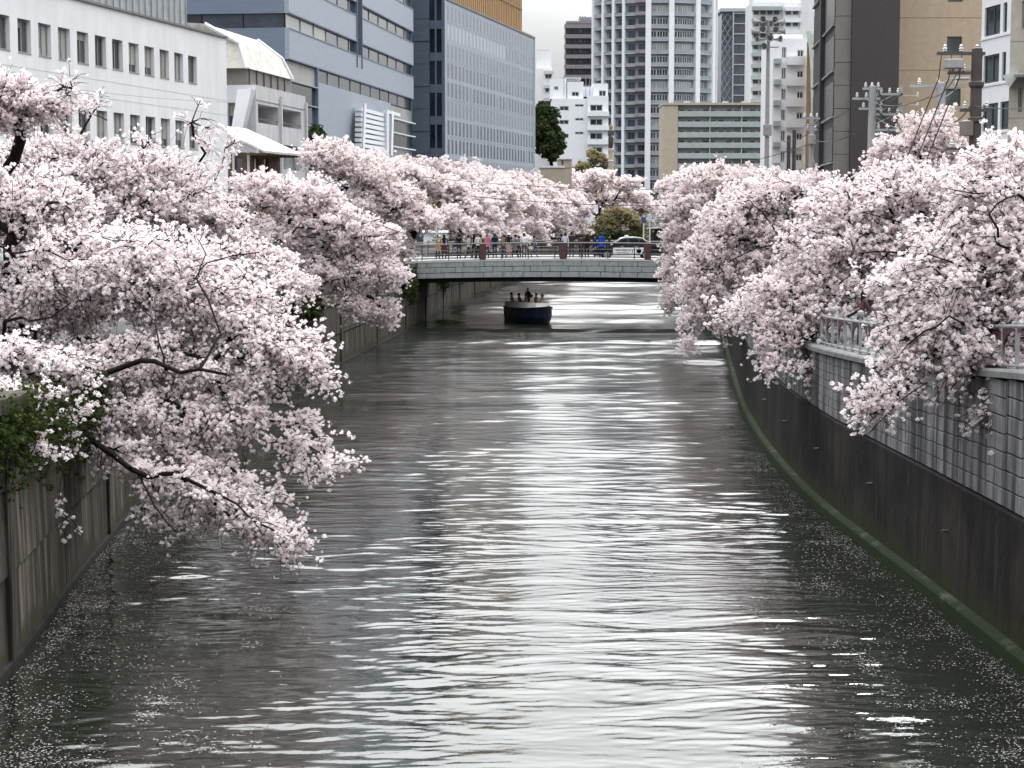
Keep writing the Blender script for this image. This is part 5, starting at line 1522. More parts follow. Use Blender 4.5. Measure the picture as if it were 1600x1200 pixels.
# ------------------------------------------------------------------ poles and cables
def insulator(mb,x,y,z,m=2):
    mb.lathe([(.02,0),(.07,.03),(.03,.07),(.08,.10),(.03,.15),(.06,.18),(.015,.24)],8,(x,y,z),m)
def utility_pole(label,px,Y,pytop,r,mt,arms,extra=None,base=None,name='utility_pole'):
    gz=zR(Y) if px>800 else zL(Y)
    x=xat(px,Y); zt=zat(pytop,Y)
    o=thing(name,label,'pole',(x,Y,gz),0,'utility poles over the right bank trees' if name=='utility_pole' else None)
    H=zt-gz
    MB().lathe([(r*1.35,-.2),(r*1.35,0),(r,H),(r*.7,H+.03)],10).obj('pole',M[mt],parent=o)
    for (dz,x0,x1) in arms:
        mb=MB(); mb.box((x0,-.05,H-dz-.05),(x1,.05,H-dz+.05)); mb.tube([(x1*.7,0,H-dz-.05),(0,-.02,H-dz-.5)],.02,4)
        a=mb.obj('crossarm',M['frame_dark'] if mt=='pole_dark' else M['zinc'],parent=o)
        n=3
        for k in range(n):
            mb=MB(); insulator(mb,x0+(x1-x0)*(k+.5)/n,0,H-dz+.05,0); mb.obj('insulator',M['porcelain'],parent=a)
    return o,H
o,H=utility_pole('dark steel utility pole with long crossarm before the cream building',1521,58,76,.17,'pole_dark',[(.15,-1.25,.25),(.75,-.9,.1),(1.9,-.5,.5),(3.1,-.9,.1)])
for z in (1.2,2.3,3.4): MB().lathe([(.2,0),(.24,.05),(.24,.16),(.2,.2)],10,(0,0,H-z)).obj('clamp',M['pole_dark'],parent=o)
mb=MB(); mb.bbox((-1.0,-.2,H-.62),(-.45,.2,H-.32),.03); mb.obj('switch_box',M['pole_grey'],parent=o)
for k in range(3):
    mb=MB(); a=-1.1+.32*k; mb.tube([(a,0,H-.1),(a-.1,-.1,H-.9),(a-.55,.3,H-2.3),(a-.9,.6,H-3.4)],.022,4); mb.obj('down_lead',M['wire'],parent=o)
mb=MB(); mb.lathe([(.06,0),(.24,.03),(.26,.1),(.26,.62),(.2,.72),(.05,.75)],12,(-.35,0,H-4.7)); mb.obj('cable_drum',M['pole_grey'],parent=o)
mb=MB(); mb.lathe([(.05,0),(.22,.02),(.22,.45),(.05,.5)],10,(-.30,-.1,H-2.7)); mb.obj('transformer',M['taupe'],parent=o)
o,H=utility_pole('grey utility pole with transformer can rising out of the blossoms',1466,66,130,.15,'pole_grey',[(.1,-1.1,.9),(1.35,-1.0,.15),(2.2,-1.1,.1)])
mb=MB(); mb.lathe([(.06,0),(.27,.04),(.30,.12),(.30,.82),(.24,.95),(.06,1.0)],12,(-.1,-.3,H-1.95)); mb.obj('transformer',M['pole_grey'],parent=o)
mb=MB(); mb.tube([(0,-.05,H-.05),(.25,-.1,H+.12),(.55,-.15,H+.15)],.03,5); mb.bbox((.5,-.25,H+.10),(.95,-.05,H+.2),.03); mb.obj('street_light',M['pole_grey'],parent=o)
o,H=utility_pole('grey utility pole with stacked crossarms before the dark brown building',1360,84,135,.17,'pole_grey',[(.1,-.45,.4),(.55,-.9,.35),(.35,.2,1.35),(1.25,.2,1.35),(1.0,-.6,.6),(1.95,.1,1.3)])
mb=MB(); mb.box((1.25,-.05,H-2.1),(1.36,.05,H+.05)); mb.obj('arm_post',M['zinc'],parent=o)
for k in range(3):
    mb=MB(); mb.tube([(.25,-.1,H-.3-.4*k),(.7,-.1,H-.75-.4*k),(1.3,-.05,H-.35-.4*k)],.03,4); mb.obj('jumper_lead',M['wire'],parent=o)
mb=MB(); mb.lathe([(.05,0),(.25,.03),(.25,.6),(.05,.65)],10,(.4,-.2,H-2.9)); mb.obj('transformer',M['zinc'],parent=o)
for k in range(3):
    mb=MB(); insulator(mb,2.05,0,H-.5-.42*k,0); mb.box((1.36,-.02,H-.42-.42*k),(2.08,.02,H-.38-.42*k)); mb.obj('insulator',M['porcelain'],parent=o)
o,H=utility_pole('thin grey utility pole in front of the curved fin',1266,100,182,.12,'pole_grey',[(.1,-.55,.45),(.7,-.3,.3)])
mb=MB(); mb.lathe([(.05,0),(.2,.03),(.2,.5),(.05,.55)],10,(0,-.2,H-1.5)); mb.obj('transformer',M['frame_grey'],parent=o)
mb=MB(); mb.tube([(0,0,H-1.9),(.3,0,H-3.0),(1.0,0,H-4.6),(1.6,0,H-5.3)],.05,5); mb.obj('guy_wire',M['zinc'],parent=o)
# siren pole
Y=150; gz=zR(Y); o=thing('siren_pole','tall slim pale pole topped by a cluster of horn loudspeakers','siren',(xat(1197,Y),Y,gz))
H=zat(32,Y)-gz
MB().lathe([(.26,-.2),(.24,0),(.13,H),(.1,H+.05)],12).obj('pole',M['fin_brown' if 0 else 'pole_grey'],parent=o)
for k in range(4):
    MB().box((-.85,-.04,H-.3-.62*k),(.85,.04,H-.22-.62*k)).obj('bracket',M['frame_grey'],parent=o)
for k,(x,z,a) in enumerate([(-.75,-.1,2.6),(-.25,.05,4.0),(.3,.0,5.2),(.8,-.15,.4),(-.95,-.9,3.1),(-.4,-.75,4.4),(.45,-.8,5.0),(.95,-.85,-.1),(-.6,-1.5,3.6),(.1,-1.45,4.7),(.65,-1.5,5.6),(-.2,-2.1,4.2)]):
    Mx=Matrix.Translation((x,-.05,H+z))@Matrix.Rotation(a,4,'Z')@Matrix.Rotation(math.pi/2,4,'Y')
    mb=MB(); mb.lathe([(.06,-.25),(.09,-.2),(.09,0),(.11,.06),(.17,.22),(.29,.40),(.27,.40),(.15,.22),(.05,.05)],12,(0,0,0),0,Mx)
    h=mb.obj('horn_speaker',M['pole_grey'],parent=o)
    mb=MB(); mb.lathe([(.02,.30),(.16,.32),(.02,.34)],10,(0,0,0),0,Mx); mb.obj('horn_throat',M['frame_dark'],parent=h)
for k in range(9): MB().box((-.22,-.02,2.5+k*.9),(.22,.02,2.54+k*.9)).obj('climbing_step',M['frame_grey'],parent=o)
MB().bbox((-.35,-.3,H-9.2),(.35,-.12,H-8.3),.03).obj('control_box',M['pole_grey'],parent=o)
for px,py,lab in ((1231,212,'shorter black steel post in front of the white balcony building'),(1239.5,203,'taller black steel post in front of the white balcony building')):
    Y=190; o=thing('steel_post',lab,'post',(xat(px,Y),Y,4.1),0); MB().lathe([(.2,-.1),(.2,zat(py,Y)-4.1),(.14,zat(py,Y)-4.05)],10).obj('shaft',M['pole_dark'],parent=o)
# crossing signal post
Y=285; o=thing('signal_post','cream post carrying a dark signal head left of the round tower','signal',(xat(954,Y),Y,4.15)); f=lambda py: zat(py,Y)-4.15
MB().lathe([(.36,-.2),(.36,f(238)),(.44,f(237)),(.44,f(233)),(.3,f(232))],12).obj('post',M['apt_beige'],parent=o)
MB().lathe([(.2,f(233)),(.3,f(230)),(.42,f(222)),(.42,f(216)),(.3,f(213))],12).obj('signal_head',M['leaf_dark' if 0 else 'pole_dark'],parent=o)
MB().bbox((-.5,-.5,f(212)),(.5,.5,f(203)),.1).obj('signal_housing',M['frame_dark'],parent=o)
MB().lathe([(.25,f(203)),(.3,f(198)),(.1,f(193))],10).obj('cap',M['fin_brown'],parent=o)
MB().lathe([(.46,f(252)),(.46,f(250))],12).obj('collar',M['white_clean'],parent=o)
# poles at the right end of the bridge
dz=lambda x: deckz(x)+.1
for px,py,lab in ((1006,338,'slender pale pole just behind the taxi roof'),(1015.5,334,'slender pink grey pole standing at the end pier of the bridge')):
    yy=BY+ (8.6 if px<1010 else .25); x=xat(px,yy); o=thing('sign_pole',lab,'pole',(x,yy,dz(x)))
    hh=zat(py,yy)-dz(x)
    MB().lathe([(.05,0),(.05,hh),(.02,hh+.04)],8).obj('shaft',M['pole_white'],parent=o)
    MB().bbox((-.16,-.05,hh-.5),(.16,-.01,hh-.04),.02).obj('sign_plate',M['pole_white' if px>1010 else 'blue_sign'],parent=o)
# cables over the river and between the poles
def cable(label,a,b,sag,r=.02,group='overhead cables'):
    a=Vector(a);b=Vector(b);n=18
    o=MB().tube([a.lerp(b,i/n)-Vector((0,0,sag*4*(i/n)*(1-i/n))) for i in range(n+1)],r,5).obj('overhead_cable',M['wire'])
    tag(o,label,'cable',group)
cable('thick lower cable spanning the river in front of the far blossoms',W(560,283,112),W(1160,318,112),.62,.022)
cable('upper cable spanning the river in front of the far blossoms',W(540,262,116),W(1180,292,116),.6,.016)
pA=W(1521,84,58);pB=W(1466,142,66);pC=W(1360,146,84);pD=W(1266,190,100)
for k,(a,b,l) in enumerate(((pA,pB,'cable from the dark steel pole down to the transformer can pole'),(pB,pC,'cable between the transformer can pole and the stacked crossarm pole'),(pC,pD,'cable between the stacked crossarm pole and the thin pole by the fin'))):
    cable(l,a+Vector((-.3,0,-.2)),b+Vector((-.3,0,-.2)),.35,.018)
    cable(l+', lower run',a+Vector((.2,0,-1.1)),b+Vector((.2,0,-1.0)),.45,.022)
cable('cable rising from the thin pole by the fin to the siren pole',pD+Vector((0,0,-.6)),W(1197,210,150),.5,.02)
cable('pale cable crossing the upper wall of the white office',W(-40,118,62),W(358,160,93),.15,.008)
cable('cable running from the right bank across the pale green apartments',pD+Vector((0,0,-1.2)),W(1020,262,230),.9,.022)
cable('thin cable from the dark steel pole past the corner building',pA+Vector((0,0,-1.6)),W(1700,150,50),.2,.016)

# ------------------------------------------------------------------ people
def skin_mesh(verts,edges,radii,name):
    me=bpy.data.meshes.new(name); me.from_pydata(verts,edges,[])
    ob=bpy.data.objects.new(name,me); COL.objects.link(ob)
    ob.modifiers.new('s','SKIN'); sd=ob.modifiers.new('d','SUBSURF'); sd.levels=1; sd.render_levels=1
    for v,r in zip(me.skin_vertices[0].data,radii): v.radius=r if hasattr(r,'__len__') else (r,r)
    me.skin_vertices[0].data[0].use_root=True
    dg=bpy.context.evaluated_depsgraph_get()
    out=bpy.data.meshes.new_from_object(ob.evaluated_get(dg))
    out.name=name
    bpy.data.objects.remove(ob); bpy.data.meshes.remove(me)
    return out
def body_mesh(pose):
    """one continuous adult figure 1.70 m tall, facing -y"""
    V=[];E=[];Rr=[]
    def v(p,r,par=None):
        V.append(p);Rr.append(r)
        if par is not None: E.append((par,len(V)-1))
        return len(V)-1
    seated=pose=='sit'; dz=-.43 if seated else 0
    lean=.14 if pose=='lean' else 0.0
    pel=v((0,0,.93+dz),(.135,.095))
    wai=v((0,-lean*.3,1.10+dz),(.115,.085),pel); che=v((0,-lean*.8,1.28+dz),(.145,.10),wai); nb=v((0,-lean,1.43+dz),(.075,.065),che)
    nk=v((0,-lean-.01,1.49+dz),.048,nb); hd=v((0,-lean-.02,1.575+dz),(.073,.085),nk); tp=v((0,-lean-.015,1.66+dz),(.062,.075),hd)
    v((0,-lean-.115,1.57+dz),.014,hd)      # nose
    for s in (-1,1):
        sh=v((s*.175,-lean,1.395+dz),.055,nb)
        if pose=='lean': el=v((s*.24,-lean-.10,1.16),.04,sh); wr=v((s*.16,-lean-.30,1.06),.03,el); hn=v((s*.13,-lean-.38,1.07),.034,wr)
        elif pose=='phone' and s==1: el=v((s*.24,-.06,1.14),.04,sh); wr=v((s*.12,-.27,1.33),.03,el); hn=v((s*.09,-.30,1.41),.034,wr)
        elif pose=='sit': el=v((s*.23,-.08,1.14+dz),.04,sh); wr=v((s*.14,-.30,1.05+dz),.03,el); hn=v((s*.10,-.37,1.04+dz),.034,wr)
        else:
            f=s*(.16 if pose=='walk' else .03)
            el=v((s*.225,-f*.4,1.12),.04,sh); wr=v((s*.23,-f-.05,.88),.03,el); hn=v((s*.225,-f*1.15-.07,.79),.034,wr)
        v((hn and V[hn][0]-s*.03,V[hn][1]-.03,V[hn][2]+.015),.012,hn)   # thumb
        v((V[hn][0],V[hn][1]-.02,V[hn][2]-.06),.020,hn)                   # fingers
        hip=v((s*.09,0,.86+dz),.085,pel)
        if seated: kn=v((s*.12,-.42,.48),.06,hip); an=v((s*.12,-.44,.09),.042,kn); v((s*.12,-.58,.04),.035,an)
        elif pose=='walk':
            g=s*.24; kn=v((s*.09,-g*.55-.05,.49),.058,hip); an=v((s*.09,-g+.04,.09),.042,kn); v((s*.09,-g-.11,.04),.035,an)
        else: kn=v((s*.10,-.02,.48),.058,hip); an=v((s*.105,.02,.09),.042,kn); v((s*.115,-.13,.04),.035,an)
    me=skin_mesh(V,E,Rr,'person_body')
    # zones of the figure: skin, top, trousers, shoes
    mi=[]
    hands=[V[i] for i in range(len(V)) if abs(Rr[i]-.034)<1e-6] if 0 else [p for p,r in zip(V,Rr) if not hasattr(r,'__len__') and abs(r-.034)<1e-6]
    for p in me.polygons:
        c=p.center
        nh=min((Vector(h)-c).length for h in hands)
        if c.z>1.46+dz or nh<.085: k=0
        elif seated: k=3 if c.z<.11 else (2 if (c.z<.60 and c.y<-.06 and abs(c.x)<.22 and nh>.1) or c.z<.52 else 1)
        elif c.z<.10: k=3
        elif c.z<.92 and abs(c.x)<.185: k=2
        else: k=1
        mi.append(k)
    for _ in range(4): me.materials.append(None)
    me.polygons.foreach_set('material_index',mi); me.polygons.foreach_set('use_smooth',[True]*len(mi))
    return me
BODY={p:body_mesh(p) for p in('stand','walk','lean','phone','sit')}
def head_off(pose): return {'lean':-.14}.get(pose,0),(-.43 if pose=='sit' else 0)
def hair_mesh(kind):
    mb=MB(); n=12
    def shell(prof,cut):
        vs=[];fs=[]
        for r,z in prof:
            for k in range(n):
                t=2*math.pi*k/n; f=math.cos(t-math.pi/2)     # +1 behind the head
                zz=z if f>-.35 else max(z,cut)
                vs.append((r*.83*math.cos(t),.01+r*math.sin(t),zz))
        for i in range(len(prof)-1):
            for k in range(n): fs.append((i*n+k,i*n+(k+1)%n,(i+1)*n+(k+1)%n,(i+1)*n+k))
        fs.append(tuple((len(prof)-1)*n+k for k in range(n)))
        mb.add(vs,fs)
    if kind=='short': shell([(.098,1.56),(.112,1.60),(.112,1.65),(.095,1.70),(.055,1.735),(.01,1.745)],1.64)
    elif kind=='long': shell([(.085,1.36),(.115,1.42),(.112,1.50),(.114,1.58),(.114,1.65),(.098,1.705),(.055,1.74),(.01,1.75)],1.645)
    elif kind=='cap': 
        shell([(.108,1.62),(.114,1.66),(.10,1.72),(.055,1.755),(.01,1.765)],1.62); mb.bbox((-.07,-.20,1.625),(.07,-.08,1.64),.006)
    else:
        mb.lathe([(.17,1.635),(.18,1.645),(.115,1.655),(.108,1.72),(.06,1.76),(.01,1.765)],12,(0,.0,0))
    return mb.mesh('hair' if kind in('short','long') else 'hat',M['black'],smooth=True)
HAIR={k:hair_mesh(k) for k in('short','long','cap','sunhat')}
def coat_mesh(length):
    """an open-bottomed coat or skirt flaring from the chest or waist"""
    mb=MB(); n=14
    prof=[(.155,.135,1.34),(.16,.135,1.2),(.15,.13,1.08),(.175,.15,.92),(.20,.17,length)]
    if length<0: prof=[(.15,.13,1.05),(.18,.155,.9),(.21,.18,-length)]
    vs=[];fs=[]
    for a,b_,z in prof:
        for k in range(n):
            t=2*math.pi*k/n; vs.append((a*math.cos(t),b_*math.sin(t)*.95,z))
    for i in range(len(prof)-1):
        for k in range(n): fs.append((i*n+k,i*n+(k+1)%n,(i+1)*n+(k+1)%n,(i+1)*n+k))
    return mb.add(vs,fs).mesh('coat' if length>0 else 'skirt',M['black'],smooth=True)
COAT={'coat':coat_mesh(.62),'jacket':coat_mesh(.80),'skirt':coat_mesh(-.42)}
bp_=MB(); bp_.bbox((-.14,.11,1.05),(.14,.25,1.40),.04); BAG=bp_.mesh('backpack',M['black'],smooth=False)
sb=MB(); sb.bbox((.19,-.08,.70),(.27,.12,.95),.02); sb.tube([(.22,.02,.95),(.17,.02,1.2),(.08,.0,1.40)],.012,4); SBAG=sb.mesh('shoulder_bag',M['black'])
CM={}
def cloth(c):
    if c not in CM: CM[c]=mat('cloth_%d'%len(CM),c,.9,var=.12,scale=6)
    return CM[c]
SKIN=[(.50,.33,.25),(.46,.30,.22),(.54,.37,.29)]
def set_mats(o,ms):
    for k,m in enumerate(ms):
        o.material_slots[k].link='OBJECT'; o.material_slots[k].material=m
NP=0
def person(label,x,y,z,face,pose='stand',h=1.68,top=(.03,.03,.03),legs=(.02,.02,.025),hair='short',haircol=(.015,.012,.012),coat=None,coatcol=None,bag=None,bagcol=(.03,.03,.03),group='people on the road bridge',parent=None):
    """face: direction looked at, 0 = towards the viewer, turning anticlockwise from above"""
    global NP; NP+=1
    s=h/1.68
    o=thing('person',label,'person',(x,y,z),face,group)
    o.scale=(s,s,s)
    b=put('body',BODY[pose],o); set_mats(b,[cloth(SKIN[NP%3]),cloth(top),cloth(legs),cloth((.03,.028,.028))])
    hy,hz=head_off(pose)
    hm=HAIR[hair]; q=put('hair' if hair in('short','long') else 'hat',hm,o,(0,hy,hz-.035)); set_mats(q,[cloth(haircol)])
    if hair in('cap','sunhat'): q=put('hair',HAIR['short'],o,(0,hy,hz-.06)); set_mats(q,[cloth((.015,.012,.012))])
    if coat: q=put('coat' if coat!='skirt' else 'skirt',COAT[coat],o,(0,hy*.5,hz)); set_mats(q,[cloth(coatcol or top)])
    if bag=='backpack': q=put('backpack',BAG,o,(0,hy,hz)); set_mats(q,[cloth(bagcol)])
    if bag=='shoulder': q=put('shoulder_bag',SBAG,o); set_mats(q,[cloth(bagcol)])
    return o
PI=math.pi
bk=(.012,.012,.015); nv=(.015,.02,.045); dk=(.03,.028,.03)
ppl=[ # px, depth behind the near railing, label, look
 (684,.75,'person in a tan coat leaning on the railing before the white board',0.3,dict(pose='lean',top=(.36,.25,.15),coat='coat',legs=dk,hair='short')),
 (694,1.3,'person in a maroon skirt and navy top just right of the tan coat',PI,dict(top=nv,legs=dk,coat='skirt',coatcol=(.07,.025,.035),hair='long')),
 (717,.8,'person in a black jacket and blue trousers with arms on the railing',PI,dict(pose='lean',top=bk,legs=(.03,.05,.09),coat='jacket')),
 (732,2.6,'person in a pale grey sweater walking on the road side',PI/2,dict(pose='walk',top=(.42,.42,.42),legs=dk)),
 (741,1.2,'person in black with long hair left of the white scarf',PI,dict(top=bk,legs=bk,hair='long')),
 (747,.9,'person wearing a long white scarf over a black coat',.4,dict(top=(.6,.6,.6),legs=bk,coat=None)),
 (751,1.9,'person in a dark brown coat behind the white scarf',PI,dict(top=(.06,.03,.03),legs=dk,coat='coat',hair='long')),
 (761,.8,'person in a pink jacket holding a phone up',PI,dict(pose='phone',top=(.46,.16,.20),legs=(.03,.05,.09),hair='short',haircol=(.2,.12,.07),coat='jacket')),
 (773,1.0,'person in a navy jacket and dark sun hat',PI,dict(top=nv,legs=(.03,.045,.08),hair='sunhat',haircol=(.04,.06,.09),coat='jacket')),
 (788,1.8,'person in an olive tan jacket with brown hair',PI,dict(top=(.20,.15,.09),legs=(.04,.05,.08),haircol=(.03,.02,.015))),
 (795,1.1,'person in black wearing a round white hat',PI,dict(top=bk,legs=(.30,.22,.18),hair='sunhat',haircol=(.75,.75,.73),coat='skirt',coatcol=(.32,.22,.19))),
 (805,2.2,'person in a grey coat walking right of the white hat',-PI/2,dict(pose='walk',top=(.13,.13,.15),legs=dk,coat='coat')),
 (811,1.0,'shorter person in black trousers behind the railing bars',PI,dict(h=1.5,top=(.16,.15,.16),legs=bk)),
 (819,.75,'person in a white top with a white bag on the back',PI,dict(pose='stand',top=(.62,.64,.70),legs=(.05,.05,.07),bag='backpack',bagcol=(.68,.70,.72),hair='short')),
 (835,1.4,'person in slate blue walking alone at mid bridge',PI/2,dict(pose='walk',h=1.5,top=(.09,.11,.16),legs=(.04,.05,.08))),
 (877,1.8,'person in a navy vest beside the pale blue shirt',PI,dict(top=nv,legs=dk,h=1.72)),
 (883,1.0,'person in a pale blue shirt holding a phone',PI,dict(pose='phone',top=(.50,.55,.68),legs=dk,hair='short')),
 (893,1.3,'person in a dark brown jacket and navy trousers',PI,dict(top=(.045,.028,.03),legs=(.03,.035,.06),coat='jacket',h=1.74)),
 (908,1.0,'person in a maroon grey coat leaning by the brown pier',PI,dict(pose='lean',h=1.55,top=(.06,.035,.045),legs=bk,coat='coat',hair='short')),
 (917,1.6,'person with long black hair in a long black coat',PI,dict(top=bk,legs=bk,coat='coat',hair='long')),
 (929,2.0,'person in a navy raincoat left of the bright blue one',PI/2,dict(top=(.015,.025,.09),legs=dk,coat='jacket',hair='cap',haircol=nv)),
 (940,1.8,'tall person in a bright blue raincoat next to the taxi bonnet',PI,dict(top=(.015,.06,.30),legs=nv,coat='jacket',hair='cap',haircol=(.02,.06,.26),h=1.80)),
 (952,3.3,'person in black half hidden behind the taxi bonnet',PI/2,dict(top=bk,legs=bk)),
]
for px,dp,lab,fc,kw in ppl:
    yy=BY+.3+dp; x=xat(px,yy,390)
    z=deckz(x)+.1 if dp<1.6 else deckz(x)-.012
    person(lab,x,yy,z,fc,**kw)
# walkers on the right promenade
for px,Y,lab,fc,kw in ((1385,47.5,'person in a dark jacket and white mask on the right walkway',-PI/2,dict(top=(.035,.03,.035),legs=dk,h=1.74)),
                       (1343,49.0,'person in a brown coat bending at the walkway railing',PI/2,dict(pose='lean',top=(.10,.05,.05),legs=dk,h=1.5,hair='long')),
                       (1420,46.5,'person in a navy coat behind the hanging blossoms',PI,dict(top=nv,legs=bk,coat='coat')),
                       (1265,58,'person in black on the walkway beneath the bent boughs',PI,dict(top=bk,legs=bk,coat='jacket')),
                       (1252,59.5,'person in a rust red top beside the one in black',PI/2,dict(pose='walk',top=(.12,.05,.04),legs=dk))):
    x=max(xat(px,Y,500),XR(Y)+.9)
    person(lab,x,Y,zR(Y)+.014,fc,group='people on the right walkway',**kw)

# ------------------------------------------------------------------ the boat
A=Vector((xat(857,125,506),124.6,0)); B=Vector((xat(803,131,500),130.6,0))
dirv=(A-B); LBt=dirv.length; ang=math.atan2(dirv.y,dirv.x)
bt=thing('river_boat','navy hulled sightseeing boat with white deck edge carrying passengers','boat',((A.x+B.x)/2,(A.y+B.y)/2,0),ang)
hl=LBt/2
st=[(-hl,.80,.92,-.25,.70),(-hl*.6,.90,.92,-.32,.80),(-hl*.1,.94,.96,-.34,.82),(hl*.4,.88,1.02,-.34,.66),(hl*.72,.64,1.10,-.32,.38),(hl*.92,.28,1.17,-.28,.12),(hl,.05,1.21,-.2,.03)]
mb=MB(); vs=[]
for x,wb,zs,zk,wk in st:
    vs+=[(x-.0,wb,zs),(x,wb*.97,.45),(x-.06,wk,.0),(x-.12,wk*.45,zk),(x-.12,-wk*.45,zk),(x-.06,-wk,.0),(x,-wb*.97,.45),(x,-wb,zs)]
n=8
fs=[(i*n+k,i*n+k+1,(i+1)*n+k+1,(i+1)*n+k) for i in range(len(st)-1) for k in range(n-1)]+[tuple(range(n))]
mb.add(vs,fs); mb.obj('hull',M['hull'],parent=bt)
mb=MB(); vs=[]
for x,wb,zs,zk,wk in st: vs+=[(x,max(wb-.12,.01),zs-.28),(x,-max(wb-.12,.01),zs-.28)]
mb.add(vs,[(2*i,2*i+2,2*i+3,2*i+1) for i in range(len(st)-1)]); mb.obj('deck',M['wood'],parent=bt)
for s in (-1,1):      # gunwale
    mb=MB(); mb.tube([(x,s*wb,zs+.02) for x,wb,zs,zk,wk in st],.055,6); mb.obj('rub_rail',M['black'],parent=bt)
# white coaming round the cockpit, and bow deck
mb=MB(); co=[(-hl*.92,.70),(-hl*.5,.78),(0,.82),(hl*.4,.76),(hl*.68,.50)]
vs=[]
for s in(-1,1):
    for x,w in co: vs+=[(x,s*(w+.06),.85),(x,s*w,1.42+.05*x/hl),(x,s*(w-.07),1.42+.05*x/hl),(x,s*(w-.1),.85)]
m=len(co)
fs=[]
for sblk in (0,m):
    fs+=[((sblk+i)*4+k,(sblk+i)*4+k+1,(sblk+i+1)*4+k+1,(sblk+i+1)*4+k) for i in range(m-1) for k in range(3)]
fs+=[((m-1)*4,(m-1)*4+1,(2*m-1)*4+1,(2*m-1)*4),((m-1)*4+1,(m-1)*4+2,(2*m-1)*4+2,(2*m-1)*4+1)]
mb.add(vs,fs); mb.obj('coaming',M['boat_white'],parent=bt)
mb=MB(); mb.add([(hl*.68,.60,1.09),(hl*.68,-.60,1.09),(hl*.92,-.26,1.16),(hl*.92,.26,1.16),(hl*.985,0,1.20)],[(0,1,2,3),(3,2,4)]); mb.obj('bow_deck',M['boat_white'],parent=bt)
mb=MB(); mb.bbox((hl-.07,-.06,-.1),(hl+.05,.06,1.30),.02); mb.obj('stem_post',M['black'],parent=bt)
for s in (-1,1): MB().bbox((-hl*.8,s*.50-.2,.86),(hl*.5,s*.50+.2,1.16),.03).obj('bench',M['wood'],parent=bt)
eng=MB(); eng.bbox((-hl-.45,-.22,.75),(-hl-.02,.22,1.22),.06); e=eng.obj('outboard_motor',M['black'],parent=bt)
MB().bbox((-hl-.30,-.09,-.3),(-hl-.12,.09,.78),.03).obj('motor_leg',M['black'],parent=e)
MB().bbox((-hl+.0,-.72,.9),(-hl+.14,.72,1.34),.03).obj('stern_box',M['boat_white'],parent=bt)
def on_boat(lx,ly): 
    return (bt.location.x+lx*math.cos(ang)-ly*math.sin(ang),bt.location.y+lx*math.sin(ang)+ly*math.cos(ang))
for k,(lx_,ly_,lab,top,hr,hc) in enumerate([(-hl*.75,-.5,'boat passenger in a pink top at the stern',(.62,.36,.36),'short',(.02,.015,.012)),(-hl*.52,.5,'boat passenger in lilac sitting second from the stern',(.45,.42,.55),'long',(.03,.02,.015)),
    (-hl*.3,-.5,'boat passenger in a blue top near the middle of the boat',(.10,.16,.32),'short',(.012,.012,.012)),(-hl*.08,.5,'boat passenger in an ochre coat facing across the boat',(.45,.30,.10),'short',(.015,.012,.012)),
    (hl*.1,-.5,'boat passenger in a brown top forward of the middle',(.34,.16,.09),'short',(.05,.03,.02)),(hl*.26,.5,'boat passenger in cream wearing a tan sun hat',(.66,.58,.46),'sunhat',(.40,.28,.20)),(hl*.42,-.5,'boat passenger farthest forward in a peach top and dark cap',(.68,.42,.32),'cap',bk)]):
    x,y=on_boat(lx_,ly_); person(lab,x,y,.74,ang+(0 if ly_>0 else PI),pose='sit',top=top,hair=hr,haircol=hc,group='passengers seated in the boat',h=1.66)
x,y=on_boat(-hl*.18,0); person('boat pilot standing in dark clothes above the passengers',x,y,.82,ang+PI/2,pose='stand',h=1.5,top=(.03,.025,.03),legs=bk,group='passengers seated in the boat')

# ------------------------------------------------------------------ the taxi on the bridge
ty=BY+3.6; tx=(xat(924,ty)+xat(1034,ty))/2; tz=deckz(tx)-.014
car=thing('taxi','black taxi with white roof edge and a white advert panel on its doors','taxi',(tx,ty,tz))
Lc=4.55; Wc=1.74
def side(x): return x
body=[(-2.26,.30),(-2.28,.55),(-2.22,.72),(-1.9,.83),(-1.15,.93),(1.75,.95),(2.18,.90),(2.26,.62),(2.24,.32)]
cab=[(-1.15,.93),(-.42,1.42),(-.15,1.50),(.55,1.52),(1.05,1.46),(1.75,.95)]
mb=MB()
def loft(poly,w0,w1,mbx,m=0):
    n=len(poly)
    vs=[(x,-w0(z),z) for x,z in poly]+[(x,w0(z),z) for x,z in poly]
    mbx.add(vs,[tuple(range(n)),tuple(reversed(range(n,2*n)))]+[(i,(i+1)%n,n+(i+1)%n,n+i) for i in range(n)],m)
wf=lambda z: (Wc/2)*(1-.03*abs(z-.6)) if z<.95 else Wc/2*(1-.30*(z-.93)/.6*.62)
loft(body,wf,None,mb); b_=mb.obj('body',M['car_black'],parent=car)
bv=b_.modifiers.new('b','BEVEL'); bv.width=.05; bv.segments=2
mb=MB(); loft(cab,wf,None,mb); c_=mb.obj('cabin',M['car_black'],parent=car); bv=c_.modifiers.new('b','BEVEL'); bv.width=.03; bv.segments=2
mb=MB(); roofp=[(-.46,1.435),(-.15,1.515),(.55,1.535),(1.07,1.475),(1.03,1.44),(.55,1.49),(-.15,1.47)]
loft(roofp,lambda z:.70,None,mb); mb.obj('roof_panel',M['car_white'],parent=car)
